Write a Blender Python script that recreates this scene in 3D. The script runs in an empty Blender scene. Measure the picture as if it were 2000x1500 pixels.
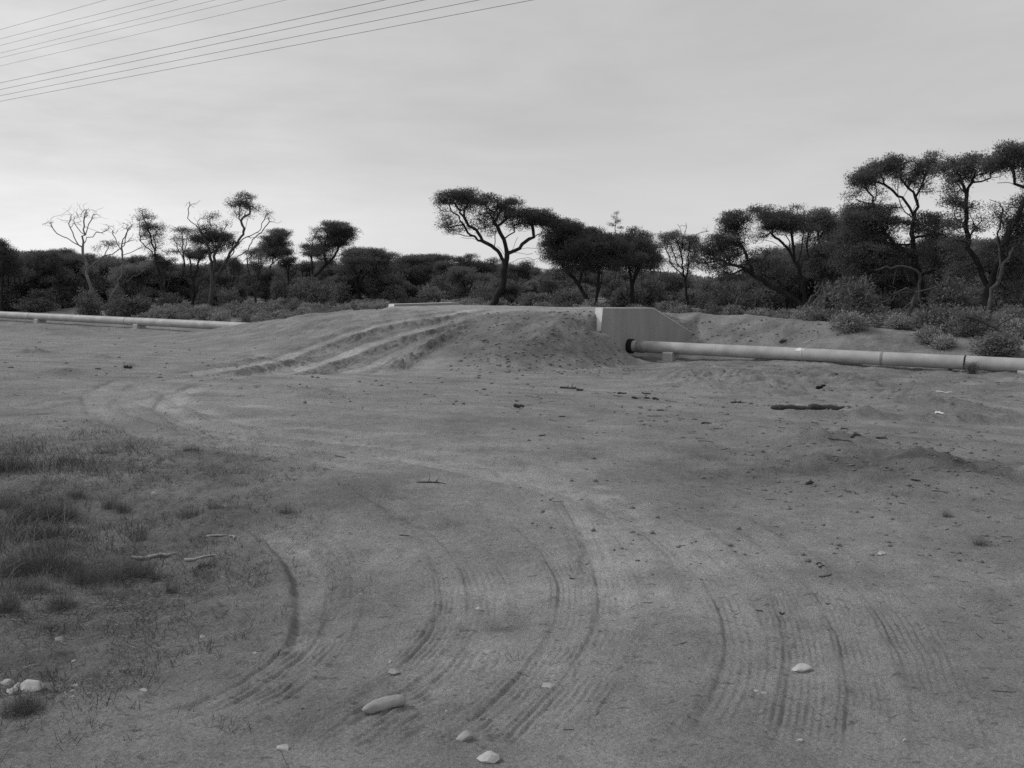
import bpy, math, random
import numpy as np
from mathutils import Vector

S = bpy.context.scene
C = S.collection
R = math.radians
rng = np.random.default_rng(7)
random.seed(7)

# ------------------------------------------------------------------ camera, sky, sun, exposure
F = 1800.0                      # focal length in photo pixels (photo is 2000 wide)
EYE = 1.7
PITCH = math.atan(195 / F)
cam_data = bpy.data.cameras.new('camera')
cam_data.sensor_width = 36.0
cam_data.lens = 36.0 * F / 2000.0
cam_data.clip_start = 0.05
cam_data.clip_end = 3000
cam = bpy.data.objects.new('camera', cam_data)
C.objects.link(cam)
cam.location = (0, 0, EYE)
cam.rotation_euler = (math.pi / 2 - PITCH, 0, 0)
S.camera = cam

SUN_EL, SUN_AZ = R(40), R(286)          # azimuth clockwise from +Y: veiled sun to the left
W = bpy.data.worlds.new('World'); S.world = W; W.use_nodes = True
nt = W.node_tree; nt.nodes.clear()
def N(tree, t, **k):
    n = tree.nodes.new(t)
    for a, b in k.items(): setattr(n, a, b)
    return n
def mth(tree, op, a, b=None, c=None, clamp=False):
    n = N(tree, 'ShaderNodeMath', operation=op, use_clamp=clamp)
    for i, v in enumerate((a, b, c)):
        if v is None: continue
        if isinstance(v, (int, float)): n.inputs[i].default_value = v
        else: tree.links.new(v, n.inputs[i])
    return n.outputs[0]
def mrange(tree, v, a, b, c, d, smooth=True):
    n = N(tree, 'ShaderNodeMapRange', interpolation_type='SMOOTHSTEP' if smooth else 'LINEAR')
    tree.links.new(v, n.inputs['Value'])
    for k, x in (('From Min', a), ('From Max', b), ('To Min', c), ('To Max', d)): n.inputs[k].default_value = x
    return n.outputs['Result']
sky = N(nt, 'ShaderNodeTexSky', sky_type='NISHITA', sun_disc=False)
sky.sun_elevation = SUN_EL; sky.sun_rotation = SUN_AZ
bw = N(nt, 'ShaderNodeRGBToBW'); nt.links.new(sky.outputs[0], bw.inputs[0])
tc = N(nt, 'ShaderNodeTexCoord')
sep = N(nt, 'ShaderNodeSeparateXYZ'); nt.links.new(tc.outputs['Generated'], sep.inputs[0])
mp = N(nt, 'ShaderNodeMapping'); mp.inputs['Scale'].default_value = (1.0, 1.0, 4.5); mp.inputs['Rotation'].default_value = (0, R(-14), 0)
nt.links.new(tc.outputs['Generated'], mp.inputs[0])
nz = N(nt, 'ShaderNodeTexNoise'); nz.inputs['Scale'].default_value = 2.6; nz.inputs['Detail'].default_value = 7; nz.inputs['Roughness'].default_value = 0.52; nz.inputs['Distortion'].default_value = 0.5
nt.links.new(mp.outputs[0], nz.inputs['Vector'])
nz2 = N(nt, 'ShaderNodeTexNoise'); nz2.inputs['Scale'].default_value = 9; nz2.inputs['Detail'].default_value = 6; nz2.inputs['Roughness'].default_value = 0.6
nt.links.new(mp.outputs[0], nz2.inputs['Vector'])
horizon = mrange(nt, sep.outputs['Z'], 0.02, 0.17, 1.15, 0.0)
left = mrange(nt, sep.outputs['X'], -0.6, 0.05, 1.25, 0.0)
cl = mth(nt, 'MULTIPLY_ADD', mth(nt, 'SUBTRACT', nz.outputs[0], 0.5), 2.4, 5.45)
cl = mth(nt, 'MULTIPLY_ADD', mth(nt, 'MULTIPLY', mth(nt, 'SUBTRACT', nz2.outputs[0], 0.5), mth(nt, 'ADD', left, 0.25)), 2.0, cl)
cl = mth(nt, 'MULTIPLY_ADD', horizon, 1.45, cl)
cl = mth(nt, 'MULTIPLY_ADD', left, 1.3, cl)
mix = N(nt, 'ShaderNodeMix', data_type='FLOAT'); mix.inputs[0].default_value = 0.92
nt.links.new(bw.outputs[0], mix.inputs[2]); nt.links.new(cl, mix.inputs[3])
bg = N(nt, 'ShaderNodeBackground'); bg.inputs['Strength'].default_value = 0.1
nt.links.new(mix.outputs[0], bg.inputs['Color'])
wo = N(nt, 'ShaderNodeOutputWorld'); nt.links.new(bg.outputs[0], wo.inputs[0])

sl = bpy.data.lights.new('sun', 'SUN'); sl.energy = 1.5; sl.angle = R(12); sl.color = (1, 1, 1)
sun = bpy.data.objects.new('sun', sl); C.objects.link(sun)
sd = Vector((math.sin(SUN_AZ) * math.cos(SUN_EL), math.cos(SUN_AZ) * math.cos(SUN_EL), math.sin(SUN_EL)))
sun.rotation_euler = (-sd).to_track_quat('-Z', 'Y').to_euler()
S.view_settings.view_transform = 'Standard'
S.view_settings.look = 'None'
S.view_settings.exposure = 0.06
S.view_settings.gamma = 1.0
S.cycles.use_denoising = False
S.cycles.max_bounces = 5
S.cycles.diffuse_bounces = 3
S.cycles.pixel_filter_type = 'BLACKMAN_HARRIS'
S.cycles.filter_width = 1.55

# ------------------------------------------------------------------ projection helpers
cp, sp = math.cos(PITCH), math.sin(PITCH)
def ray(px, py):
    a = (px - 1000) / F; b = (750 - py) / F
    return np.array([a, cp + b * sp, b * cp - sp])
def at_axis(px, py, depth):                  # point at a distance along the optical axis
    return np.array([0, 0, EYE]) + ray(px, py) * depth
def at_Y(px, py, Y):                         # point on the vertical plane y = Y
    r = ray(px, py)
    return np.array([0, 0, EYE]) + r * (Y / r[1])

# ------------------------------------------------------------------ pipe line frame
PD = 0.5                                     # pipe diameter
PL = at_axis(0, 614.5, F * PD / 13.0)
PR = at_axis(1980, 713, F * PD / 28.5)
dvec = PR - PL; dn3 = dvec / np.linalg.norm(dvec)
d2 = dvec[:2] / np.linalg.norm(dvec[:2])     # along the pipe, towards the right and the camera
n2 = np.array([-d2[1], d2[0]])               # across it, away from the camera
if n2[1] < 0: n2 = -n2
slope = dvec[2] / np.linalg.norm(dvec[:2])
def pipe_at_px(px):                          # pipe axis point seen at column px
    a = (px - 1000) / F
    # X = a*axis_depth; axis depth of a point = y*cp - (z-EYE)*sp
    def g(t):
        p = PL + dvec * t
        return p[0] - a * (p[1] * cp - (p[2] - EYE) * sp)
    lo, hi = -1.0, 2.5
    for _ in range(60):
        m = (lo + hi) / 2
        if g(m) < 0: lo = m
        else: hi = m
    return PL + dvec * lo
C1 = pipe_at_px(1228); C2 = pipe_at_px(822)
MID = (C1 + C2) / 2
HU = np.dot((C1 - MID)[:2], d2)              # half the distance between the two headwalls
def uv(x, y):
    rx, ry = x - MID[0], y - MID[1]
    return rx * d2[0] + ry * d2[1], rx * n2[0] + ry * n2[1]
def from_uv(u, v):
    return MID[0] + u * d2[0] + v * n2[0], MID[1] + u * d2[1] + v * n2[1]
def pipe_z(u): return MID[2] + slope * u
HT = EYE - (601 - 555) / F * (C1[1])         # headwall top height

# ------------------------------------------------------------------ noise
def vnoise(x, y, seed=0):
    xi = np.floor(x).astype(np.int64); yi = np.floor(y).astype(np.int64)
    xf = x - xi; yf = y - yi
    xf = xf * xf * xf * (xf * (xf * 6 - 15) + 10); yf = yf * yf * yf * (yf * (yf * 6 - 15) + 10)
    def h(a, b):
        n = (a * 374761393 + b * 668265263 + seed * 974634777) & 0x7fffffff
        n = ((n ^ (n >> 13)) * 1274126177) & 0x7fffffff
        n = (n ^ (n >> 16)) & 0x7fffffff
        return n / 0x7fffffff
    a = h(xi, yi); b = h(xi + 1, yi); c = h(xi, yi + 1); d = h(xi + 1, yi + 1)
    return (a + (b - a) * xf) * (1 - yf) + (c + (d - c) * xf) * yf - 0.5
def fbm(x, y, seed=0, octs=4, gain=0.5):
    s = 0; a = 1.0
    for i in range(octs):
        s = s + a * vnoise(x * 2 ** i + i * 17.3, y * 2 ** i - i * 9.1, seed + i); a *= gain
    return s
def sst(a, b, x):
    t = np.clip((x - a) / (b - a), 0, 1); return t * t * (3 - 2 * t)

# ------------------------------------------------------------------ terrain height
BK = np.array([-200, -40, -34, -29, -23, -16, -9, -3, 0, 4, 9, 16, 30, 100, 600.])
BZ = np.array([0.3, 0.05, 0, -0.06, -0.35, -0.85, -1.22, -1.36, -1.38, -1.30, -0.95, -0.58, -0.42, -0.2, 0.6])
def base_h(x, y):
    u, v = uv(x, y)
    v = v + 0.0
    z = np.interp(v, BK, BZ)
    # smooth the piecewise profile a little
    z = (z + np.interp(v - 1.5, BK, BZ) + np.interp(v + 1.5, BK, BZ)) / 3
    w = sst(-26, -8, v)
    z = z + 0.17 * np.exp(-((v - 0.5) / 3.5) ** 2) * sst(HU + 2.2, HU + 5.5, u)
    zt = np.clip(-u, -25, 70) * 0.0072 * w
    return z + zt
MH = HT - 0.05                                # plateau level
def mound_f(u, v):
    ue = HU - 0.55
    L_r = 2.7
    du = np.where(u > ue, (u - ue) / L_r, np.where(u < -HU, (-HU - u) / 17.0, 0))
    dv = np.where(v < -2.6, (-2.6 - v) / 9.0, np.where(v > 2.5, (v - 2.5) / 7.6, 0))
    d = np.sqrt(du ** 2 + dv ** 2)
    t = np.clip(1 - d, 0, 1)
    f = t * t * (3 - 2 * t) * 0.55 + t * 0.45
    return f
def smooth_h(x, y):
    x = np.asarray(x, float); y = np.asarray(y, float)
    b = base_h(x, y)
    u, v = uv(x, y)
    f = mound_f(u, v)
    # cut in front of the right headwall, and of the left one
    inr = sst(HU - 0.28, HU - 0.02, u) * sst(-3.0, -2.5, v) * (1 - sst(6.5, 9.5, v))
    spill = np.clip(1 - np.sqrt((np.clip(u - HU, 0, None) / 2.6) ** 2 + (np.clip(v + 2.6, 0, None) / 1.5) ** 2), 0, 1)
    fr = np.where(v < 2.5, 0.18 * spill, 0)
    f = f * (1 - inr) + fr * inr
    inl = sst(HU - 0.28, HU - 0.02, -u) * sst(-3.2, -2.4, v) * (1 - sst(6, 10, v))
    f = f * (1 - inl) + 0.25 * f * inl
    notch = 0.5 * np.exp(-((u - HU) / 0.55) ** 2 - ((v + 3.2) / 0.6) ** 2)
    z = b + (MH - b) * f - notch * sst(0, 0.5, f) 
    # spoil bank behind the pipe, right of the crossing
    hr = np.interp(u, [HU - 9, HU - 3, HU + 2, HU + 6, HU + 12, HU + 20, HU + 34], [0.0, 1.0, 1.3, 0.95, 0.6, 0.35, 0.1])
    front = np.maximum(sst(5.5, 8.8, v), sst(HU + 4, HU + 8, u) * sst(2.2, 6, v))
    behind = sst(2.4, 5.0, v) * sst(-0.1, 1.8, HU - u)
    z = z + hr * np.exp(-((v - 8.2) / 3.0) ** 2) * np.maximum(front, behind) * (1 - 0.55 * np.clip(f, 0, 1))
    z = z - 0.16 * np.exp(-((u - HU - 1.5) / 1.3) ** 2 - ((v + 0.6) / 1.1) ** 2)
    return z
def ground_pt(px, py, fn=smooth_h):
    r = ray(px, py); o = np.array([0, 0, EYE])
    ts = np.concatenate([np.arange(2, 20, 0.03), np.arange(20, 200, 0.12)])
    P = o[None] + r[None] * (ts / r[1])[:, None]
    h = fn(P[:, 0], P[:, 1])
    k = np.nonzero(P[:, 2] <= h)[0]
    if len(k) == 0: return P[-1]
    i = k[0]
    a, b = P[max(i - 1, 0)], P[i]
    for _ in range(20):
        m = (a + b) / 2
        if m[2] > fn(m[0:1], m[1:2])[0]: a = m
        else: b = m
    return b

# bumps: (px, py, half width px, height m, aspect in depth)
BUMPS = [(1590, 866, 110, 0.19, 2.2), (1690, 872, 60, 0.09, 2), (1450, 752, 170, 0.30, 3.0), (1330, 748, 90, 0.22, 3), (1640, 752, 130, 0.26, 3.0), (1820, 800, 120, 0.15, 3), (1480, 930, 60, 0.05, 2), (1600, 915, 70, 0.06, 2),
         (1820, 790, 150, 0.12, 3), (610, 772, 55, 0.10, 3), (250, 718, 22, 0.12, 2.5), (120, 730, 60, 0.10, 3), (60, 690, 40, 0.15, 2.5), (200, 700, 40, 0.08, 3),
         (1700, 940, 120, 0.05, 2), (1850, 925, 110, 0.07, 2), (700, 960, 140, 0.05, 2), (440, 1000, 160, 0.05, 1.5), (100, 1060, 150, 0.06, 1.3),
         (880, 650, 30, 0.06, 2), (1320, 706, 30, 0.06, 2), (1230, 720, 60, 0.05, 3)]
bump_w = []
for px, py, hw, hh, asp in BUMPS:
    p = ground_pt(px, py); s = hw / F * p[1] * 0.6
    bump_w.append((p[0], p[1], s, s * asp, hh))
def px_line(pts):
    return np.array([ground_pt(*p)[:2] for p in pts])
def resample(P, step):
    seg = np.linalg.norm(np.diff(P, axis=0), axis=1); L = np.concatenate([[0], np.cumsum(seg)])
    n = max(3, int(L[-1] / step)); t = np.linspace(0, L[-1], n)
    Q = np.stack([np.interp(t, L, P[:, k]) for k in range(P.shape[1])], 1)
    for _ in range(3): Q[1:-1] = (Q[:-2] + 2 * Q[1:-1] + Q[2:]) / 4
    return Q
# ruts on the ramp: polyline, half width, depth, berm height
RUTS = [([(60, 772), (150, 756), (250, 744), (350, 735), (480, 716), (560, 692), (640, 666), (720, 641), (800, 624), (880, 612), (960, 604)], 0.36, 0.045, 0.03, 1.5),
        ([(180, 815), (240, 790), (310, 772), (380, 758), (460, 744), (530, 728), (620, 704), (700, 678), (780, 653), (850, 633), (920, 616), (1000, 605)], 0.46, 0.06, 0.03, 1.5),
        ([(630, 745), (690, 722), (745, 700), (800, 672), (850, 648), (900, 630), (960, 613)], 0.28, 0.04, 0.03, 1.35),
        ([(722, 742), (760, 706), (790, 690), (828, 664), (870, 645), (910, 630)], 0.14, 0.05, 0.03, 1.25),
        ([(300, 722), (420, 708), (520, 690)], 0.25, 0.03, 0.03, 1.2)]
# tyre tracks on the flat: polyline, half width, depth, tone
TRACKS = [([(470, 1010), (550, 1040), (600, 1090), (618, 1140), (624, 1190), (618, 1250), (600, 1300)], 0.13, 0.036, 1.25),
          ([(618, 1160), (600, 1250), (540, 1310), (430, 1370), (300, 1420), (150, 1455)], 0.085, 0.012, 1.1),
          ([(560, 1010), (640, 1060), (670, 1110), (668, 1170), (650, 1230), (600, 1290), (520, 1350), (400, 1410), (300, 1450)], 0.08, 0.012, 1.0),
          ([(690, 960), (800, 1000), (880, 1040), (930, 1100), (950, 1160), (945, 1220), (900, 1290), (820, 1360), (700, 1430), (600, 1480)], 0.10, 0.014, 1.1),
          ([(640, 950), (760, 985), (840, 1040), (880, 1110), (890, 1180), (870, 1240), (810, 1310), (700, 1390), (560, 1465)], 0.09, 0.010, 1.05),
          ([(1000, 1000), (1080, 1070), (1120, 1140), (1120, 1210), (1080, 1290), (1000, 1370), (900, 1450), (860, 1490)], 0.09, 0.012, 1.08),
          ([(1100, 950), (1160, 1040), (1195, 1130), (1205, 1200), (1180, 1270), (1120, 1350), (1040, 1430), (980, 1490)], 0.10, 0.014, 1.16),
          ([(1130, 955), (1230, 1000), (1330, 1070), (1400, 1140), (1440, 1210), (1448, 1280), (1430, 1350), (1380, 1430), (1340, 1490)], 0.08, 0.016, 1.05),
          ([(1250, 960), (1400, 1030), (1500, 1110), (1560, 1200), (1580, 1300), (1570, 1400), (1550, 1495)], 0.10, 0.012, 1.05),
          ([(1350, 980), (1500, 1060), (1620, 1160), (1680, 1260), (1700, 1380), (1700, 1495)], 0.10, 0.012, 1.05),
          ([(1450, 1000), (1620, 1080), (1740, 1190), (1810, 1310), (1840, 1420), (1850, 1495)], 0.10, 0.010, 1.03),
          ([(1000, 1250), (900, 1330), (760, 1400), (560, 1470)], 0.10, 0.010, 1.06),
          ([(1110, 1290), (1010, 1390), (910, 1490)], 0.10, 0.010, 1.06),
          ([(520, 1330), (380, 1390), (220, 1440), (120, 1470)], 0.10, 0.010, 1.05),
          ([(980, 1330), (880, 1390), (760, 1450), (660, 1495)], 0.10, 0.012, 1.08),
          ([(760, 1280), (640, 1350), (480, 1420), (380, 1460)], 0.10, 0.010, 1.05),
          ([(20, 800), (120, 780), (250, 775), (330, 800), (420, 830), (560, 850), (750, 870), (1000, 900)], 0.2, 0.02, 1.2),
          ([(60, 770), (180, 758), (320, 760), (400, 800), (520, 828), (720, 842), (1000, 850)], 0.2, 0.02, 1.2),
          ([(430, 745), (340, 770), (320, 800), (380, 830), (520, 860), (800, 900), (1100, 960)], 0.2, 0.025, 1.2),
          ([(250, 740), (180, 770), (200, 810), (300, 850), (480, 880), (760, 930)], 0.2, 0.022, 1.18),
          ([(1205, 1180), (1190, 1060), (1120, 970), (980, 910), (800, 875), (600, 850), (430, 815), (340, 780), (400, 750), (500, 728)], 0.22, 0.015, 1.09),
          ([(1440, 1230), (1380, 1100), (1250, 1000), (1050, 930), (850, 893), (600, 870), (380, 840), (240, 795), (270, 755), (380, 735)], 0.22, 0.015, 1.08),
          ([(800, 790), (1100, 800), (1400, 830), (1700, 850), (1990, 870)], 0.25, 0.02, 1.15)]
STEP_LINE = [(1380, 806), (1500, 812), (1640, 818), (1800, 824), (2010, 832)]     # edge of a graded strip, bank to its far side
rut_w = [(resample(px_line(p), 0.35), a, b, c, t) for p, a, b, c, t in RUTS]
track_w = [(resample(px_line(p), 0.12), a, b, t) for p, a, b, t in TRACKS]
step_w = resample(px_line(STEP_LINE), 0.5)
road_w = resample(px_line([(1150, 1495), (1160, 1300), (1140, 1100), (1040, 970), (860, 895), (620, 850), (440, 810), (420, 768), (540, 728), (700, 684)]), 0.4)
def lit0(x, y): return sst(-1.0, -2.5, x + 0.18 * (y - 5)) * sst(13, 8.5, y)
litter_c = [ground_pt(p, q)[:2] for p, q in ((60, 960), (120, 1080), (250, 1180), (320, 1110), (80, 1250))]

def poly_dist(P, x, y, maxd):
    """signed lateral distance and arc length to a polyline; only points within maxd are filled"""
    D = np.full(x.shape, 1e9); L = np.zeros(x.shape); SG = np.ones(x.shape)
    acc = 0.0
    for i in range(len(P) - 1):
        a, b = P[i], P[i + 1]; e = b - a; l = np.hypot(*e)
        if l < 1e-6: continue
        lo = np.minimum(a, b) - maxd; hi = np.maximum(a, b) + maxd
        k = np.nonzero((x > lo[0]) & (x < hi[0]) & (y > lo[1]) & (y < hi[1]))[0]
        if len(k):
            rx, ry = x[k] - a[0], y[k] - a[1]
            t = np.clip((rx * e[0] + ry * e[1]) / l ** 2, 0, 1)
            dx, dy = rx - t * e[0], ry - t * e[1]
            d = np.hypot(dx, dy)
            m = d < D[k]
            kk = k[m]; D[kk] = d[m]; L[kk] = acc + t[m] * l; SG[kk] = np.sign(e[0] * ry - e[1] * rx)[m]
        acc += l
    return D, L, SG, acc

RX, RY = ground_pt(1760, 915)[:2]
STAINS = []                                   # pale dry smears and one dark patch of the soil itself
for px_, py_, w_, h_, am_ in ((1180, 962, 34, 14, .35), (1230, 985, 46, 22, .22), (1190, 1150, 12, 26, .35), (1210, 1180, 12, 26, .3), (1195, 1212, 10, 12, .28), (985, 1226, 34, 10, -.5), (940, 1186, 12, 8, .4), (580, 1258, 40, 16, .2), (620, 1150, 14, 60, .2)):
    p_ = ground_pt(px_, py_); q_ = ground_pt(px_, py_ + h_)
    STAINS.append((p_[0], p_[1], w_ / F * p_[1], abs(p_[1] - q_[1]), am_))
def full_ground(x, y):
    """detailed height and surface tone"""
    z = smooth_h(x, y)
    u, v = uv(x, y)
    tone = np.ones_like(x)
    dist = np.hypot(x, y)
    for bx, by, sx, sy, hh in bump_w:
        k = np.nonzero((np.abs(x - bx) < 3 * sx) & (np.abs(y - by) < 3 * sy))[0]
        g = np.exp(-((x[k] - bx) / sx) ** 2 - ((y[k] - by) / sy) ** 2)
        z[k] += hh * g * (1 + 0.9 * fbm(x[k] / 0.35, y[k] / 0.35, 91, 3))
        tone[k] *= 1 - 0.16 * g
    for px_, py_, wx_, wy_, am_ in STAINS:
        k = np.nonzero((np.abs(x - px_) < 3 * wx_) & (np.abs(y - py_) < 3 * wy_))[0]
        g = np.exp(-((x[k] - px_) / wx_) ** 2 - ((y[k] - py_) / wy_) ** 2)
        tone[k] *= 1 + am_ * g * np.clip(0.6 + 1.8 * fbm(x[k] / 0.16, y[k] / 0.2, 201, 3), 0, 1.6)
    k = np.nonzero((y > 2) & (y < 32) & (np.abs(x) < 16))[0]         # the compacted way most cars take
    D, L, SG, tot = poly_dist(road_w, x[k], y[k], 4.0)
    wd = 0.9 + 0.06 * np.hypot(x[k], y[k])
    tone[k] *= 1 + 0.11 * np.where(D < 50, np.exp(-(D / (1.3 * wd)) ** 2), 0) * (1 - 0.5 * lit0(x[k], y[k])) * (1 + 0.8 * fbm(x[k] / 1.6, y[k] / 1.6, 131, 3))
    # graded edge
    k = np.nonzero((x > 1) & (y > 8) & (y < 30))[0]
    D, L, SG, tot = poly_dist(step_w, x[k], y[k], 3.0)
    DD = np.where(D < 50, D * SG, 0)
    end = sst(0, 3, L)
    prof = np.where(D < 50, np.where(DD > 0, np.exp(-(DD / 0.9)) * sst(0, 0.16, DD), 0), 0) * end
    z[k] += 0.19 * prof * (1 + 1.1 * fbm(x[k] / 0.5, y[k] / 0.5, 55, 3))
    tone[k] *= 1 - 0.18 * prof
    # rough areas
    moundm = mound_f(u, v)
    rough = 0.35 + 0.9 * sst(0.15, 0.5, moundm) * (1 - sst(0.93, 1.0, moundm)) + 0.8 * sst(-12, -4, v) * sst(2, 8, u)
    rr = np.exp(-((x - RX) / 2.4) ** 2 - ((y - RY) / 1.0) ** 2)
    rough = rough + 1.7 * rr
    lit = np.zeros_like(x)
    for cx, cy in litter_c: lit = np.maximum(lit, np.exp(-((x - cx) / 1.1) ** 2 - ((y - cy) / 1.1) ** 2))
    edge = sst(-1.0, -2.5, x + 0.18 * (y - 5) + 0.5 * fbm(x / 0.8, y / 0.8, 12, 3)) * sst(13, 8.5, y) * sst(3.0, 4.3, y + 0.3 * (x + 2.5))
    lit = np.maximum(lit * 0.9, edge * 0.85)
    rough = rough + 0.7 * lit
    near = np.clip(1 - dist / 60, 0, 1)
    z += rough * 0.11 * fbm(x / 2.2, y / 2.2, 3, 3)
    z += rough * 0.055 * fbm(x / 0.45, y / 0.45, 5, 4) - rough * 0.05 * np.abs(fbm(x / 0.8, y / 0.6, 6, 4))
    c1 = vnoise(x / 0.22, y / 0.16, 31); z += rough * 0.075 * np.clip(c1 - 0.22, 0, 1) * near
    c2 = vnoise(x / 0.6, y / 0.35, 37); dm = np.clip(c2 - 0.25, 0, 1) * 4
    z -= rough * 0.11 * dm * near * sst(0.15, 0.5, moundm) * sst(0.95, 0.8, moundm)
    z += lit * 0.02 * fbm(x / 0.06, y / 0.06, 71, 2)
    tone *= 1 + 0.17 * fbm(x / 3.1, y / 1.8, 21, 4) + 0.16 * fbm(x / 0.7, y / 0.45, 22, 4) * (1 + rough)
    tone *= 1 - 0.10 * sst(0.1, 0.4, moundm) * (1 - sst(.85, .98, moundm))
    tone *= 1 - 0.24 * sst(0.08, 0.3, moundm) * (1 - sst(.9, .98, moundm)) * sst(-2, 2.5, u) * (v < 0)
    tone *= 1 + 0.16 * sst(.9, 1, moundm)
    tone *= 1 - 0.28 * lit * (0.75 + 0.9 * fbm(x / 0.25, y / 0.18, 77, 3))
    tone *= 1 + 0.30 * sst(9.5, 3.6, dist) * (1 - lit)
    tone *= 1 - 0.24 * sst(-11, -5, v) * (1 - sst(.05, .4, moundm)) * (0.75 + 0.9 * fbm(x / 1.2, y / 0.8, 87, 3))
    tone *= 1 - 0.24 * rr * (1 + fbm(x / 0.4, y / 0.25, 14, 3))
    # ruts
    k = np.nonzero((moundm > 0.0) | ((np.abs(u + 14) < 20) & (v > -22) & (v < 4)))[0]
    xk, yk = x[k], y[k]
    wob = 0.10 * fbm(xk / 0.7, yk / 0.7, 61, 3)
    clump = np.clip(0.55 + 1.7 * fbm(xk / 0.42, yk / 0.42, 63, 3), 0, 2)
    lump = np.clip(0.55 + 1.6 * fbm(xk / 0.8, yk / 0.6, 66, 2) + 2.2 * fbm(xk / 0.2, yk / 0.2, 65, 3), 0, 2.4)
    for P, hw, dep, berm, tn in rut_w:
        D, L, SG, tot = poly_dist(P, xk, yk, 3.4)
        D = np.where(D < 50, np.clip(D + wob * 0.7, 0, None), 50)
        f = np.where(D < 50, sst(3.0, 12.0, L) * sst(0, 3.0, tot - L), 0)
        f2 = np.where(D < 50, sst(0, 2.5, L) * sst(0, 1.5, tot - L), 0)
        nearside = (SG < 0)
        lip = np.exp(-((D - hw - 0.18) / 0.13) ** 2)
        z[k] += f * (-0.05 * sst(hw * 1.15, hw * 0.8, D) + berm * 0.9 * clump * lip)
        z[k] += f * np.where(nearside, -dep * sst(hw + .15, hw + .5, D) * (1 - sst(hw + .9, hw + 2.6, D)) + 0.07 * (lump - .6) * sst(hw + .1, hw + .35, D) * (1 - sst(hw + .7, hw + 1.2, D)),
                             dep * 0.55 * sst(hw, hw + .3, D) * (1 - sst(hw + .5, hw + 2.2, D)) * (.6 + .4 * lump))
        z[k] += f * 0.015 * np.cos(np.clip(D, 0, hw) / hw * 9) * sst(hw, hw * .8, D)
        tone[k] *= 1 + (tn - 1) * f2 * sst(hw * 1.05, hw * 0.6, D) * (0.8 + 0.5 * fbm(xk / 1.5, yk / 1.5, 8, 2))
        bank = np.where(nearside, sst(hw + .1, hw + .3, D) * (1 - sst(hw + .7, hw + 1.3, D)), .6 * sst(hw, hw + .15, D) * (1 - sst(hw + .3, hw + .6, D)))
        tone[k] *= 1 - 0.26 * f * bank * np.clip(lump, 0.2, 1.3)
    # tyre tracks
    for j, (P, hw, dep, tn) in enumerate(track_w):
        k = np.nonzero((x > P[:, 0].min() - 1) & (x < P[:, 0].max() + 1) & (y > P[:, 1].min() - 1) & (y < P[:, 1].max() + 1))[0]
        D, L, SG, tot = poly_dist(P, x[k], y[k], hw * 2.6)
        D = np.where(D > 50, 9, D)
        fade = sst(0, 0.8, L) * sst(0, 0.5, tot - L) * np.clip(0.8 + 0.7 * fbm(x[k] / 0.9, y[k] / 0.9, 40 + j, 3), 0, 1.2)
        lat = D * SG
        pitch = 0.030 + 0.003 * (j % 4) if hw < 0.12 else 0.07
        lat = lat + 0.02 * fbm(x[k] / 0.35, y[k] / 0.35, 140 + j, 2)
        comb = np.clip(0.55 + 1.5 * fbm(x[k] / 0.22, y[k] / 0.22, 170 + j, 3), 0, 1.3)
        dep = dep * (1 if j == 0 or hw > .12 else .7)
        g = -dep * sst(hw * 1.1, hw * 0.75, D) + dep * 0.55 * np.exp(-((D - hw * 1.3) / (hw * 0.25)) ** 2)
        g += (0.0048 if hw < 0.12 else 0.0025) * comb * np.cos(lat / pitch * 2 * math.pi) * sst(hw * 2.2, hw * 1.2, D)
        z[k] += g * fade
        tone[k] *= 1 + (tn - 1) * fade * sst(hw * 1.0, hw * 0.6, D)
        tone[k] *= 1 - (0.12 if j == 0 else 0.07) * fade * np.exp(-((D - hw * 1.1) / (hw * 0.22)) ** 2) * np.clip(0.5 + 1.5 * fbm(x[k] / 0.3, y[k] / 0.3, 90 + j, 2), 0, 1.5)
    z += 0.004 * fbm(x / 0.05, y / 0.05, 99, 2) * sst(14, 6, dist)
    z += 0.012 * fbm(x / 0.16, y / 0.16, 98, 2) * near
    return z, np.clip(tone, 0.35, 1.8)
def gz(x, y):
    z, _ = full_ground(np.atleast_1d(np.asarray(x, float)), np.atleast_1d(np.asarray(y, float)))
    return float(z[0])

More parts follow.
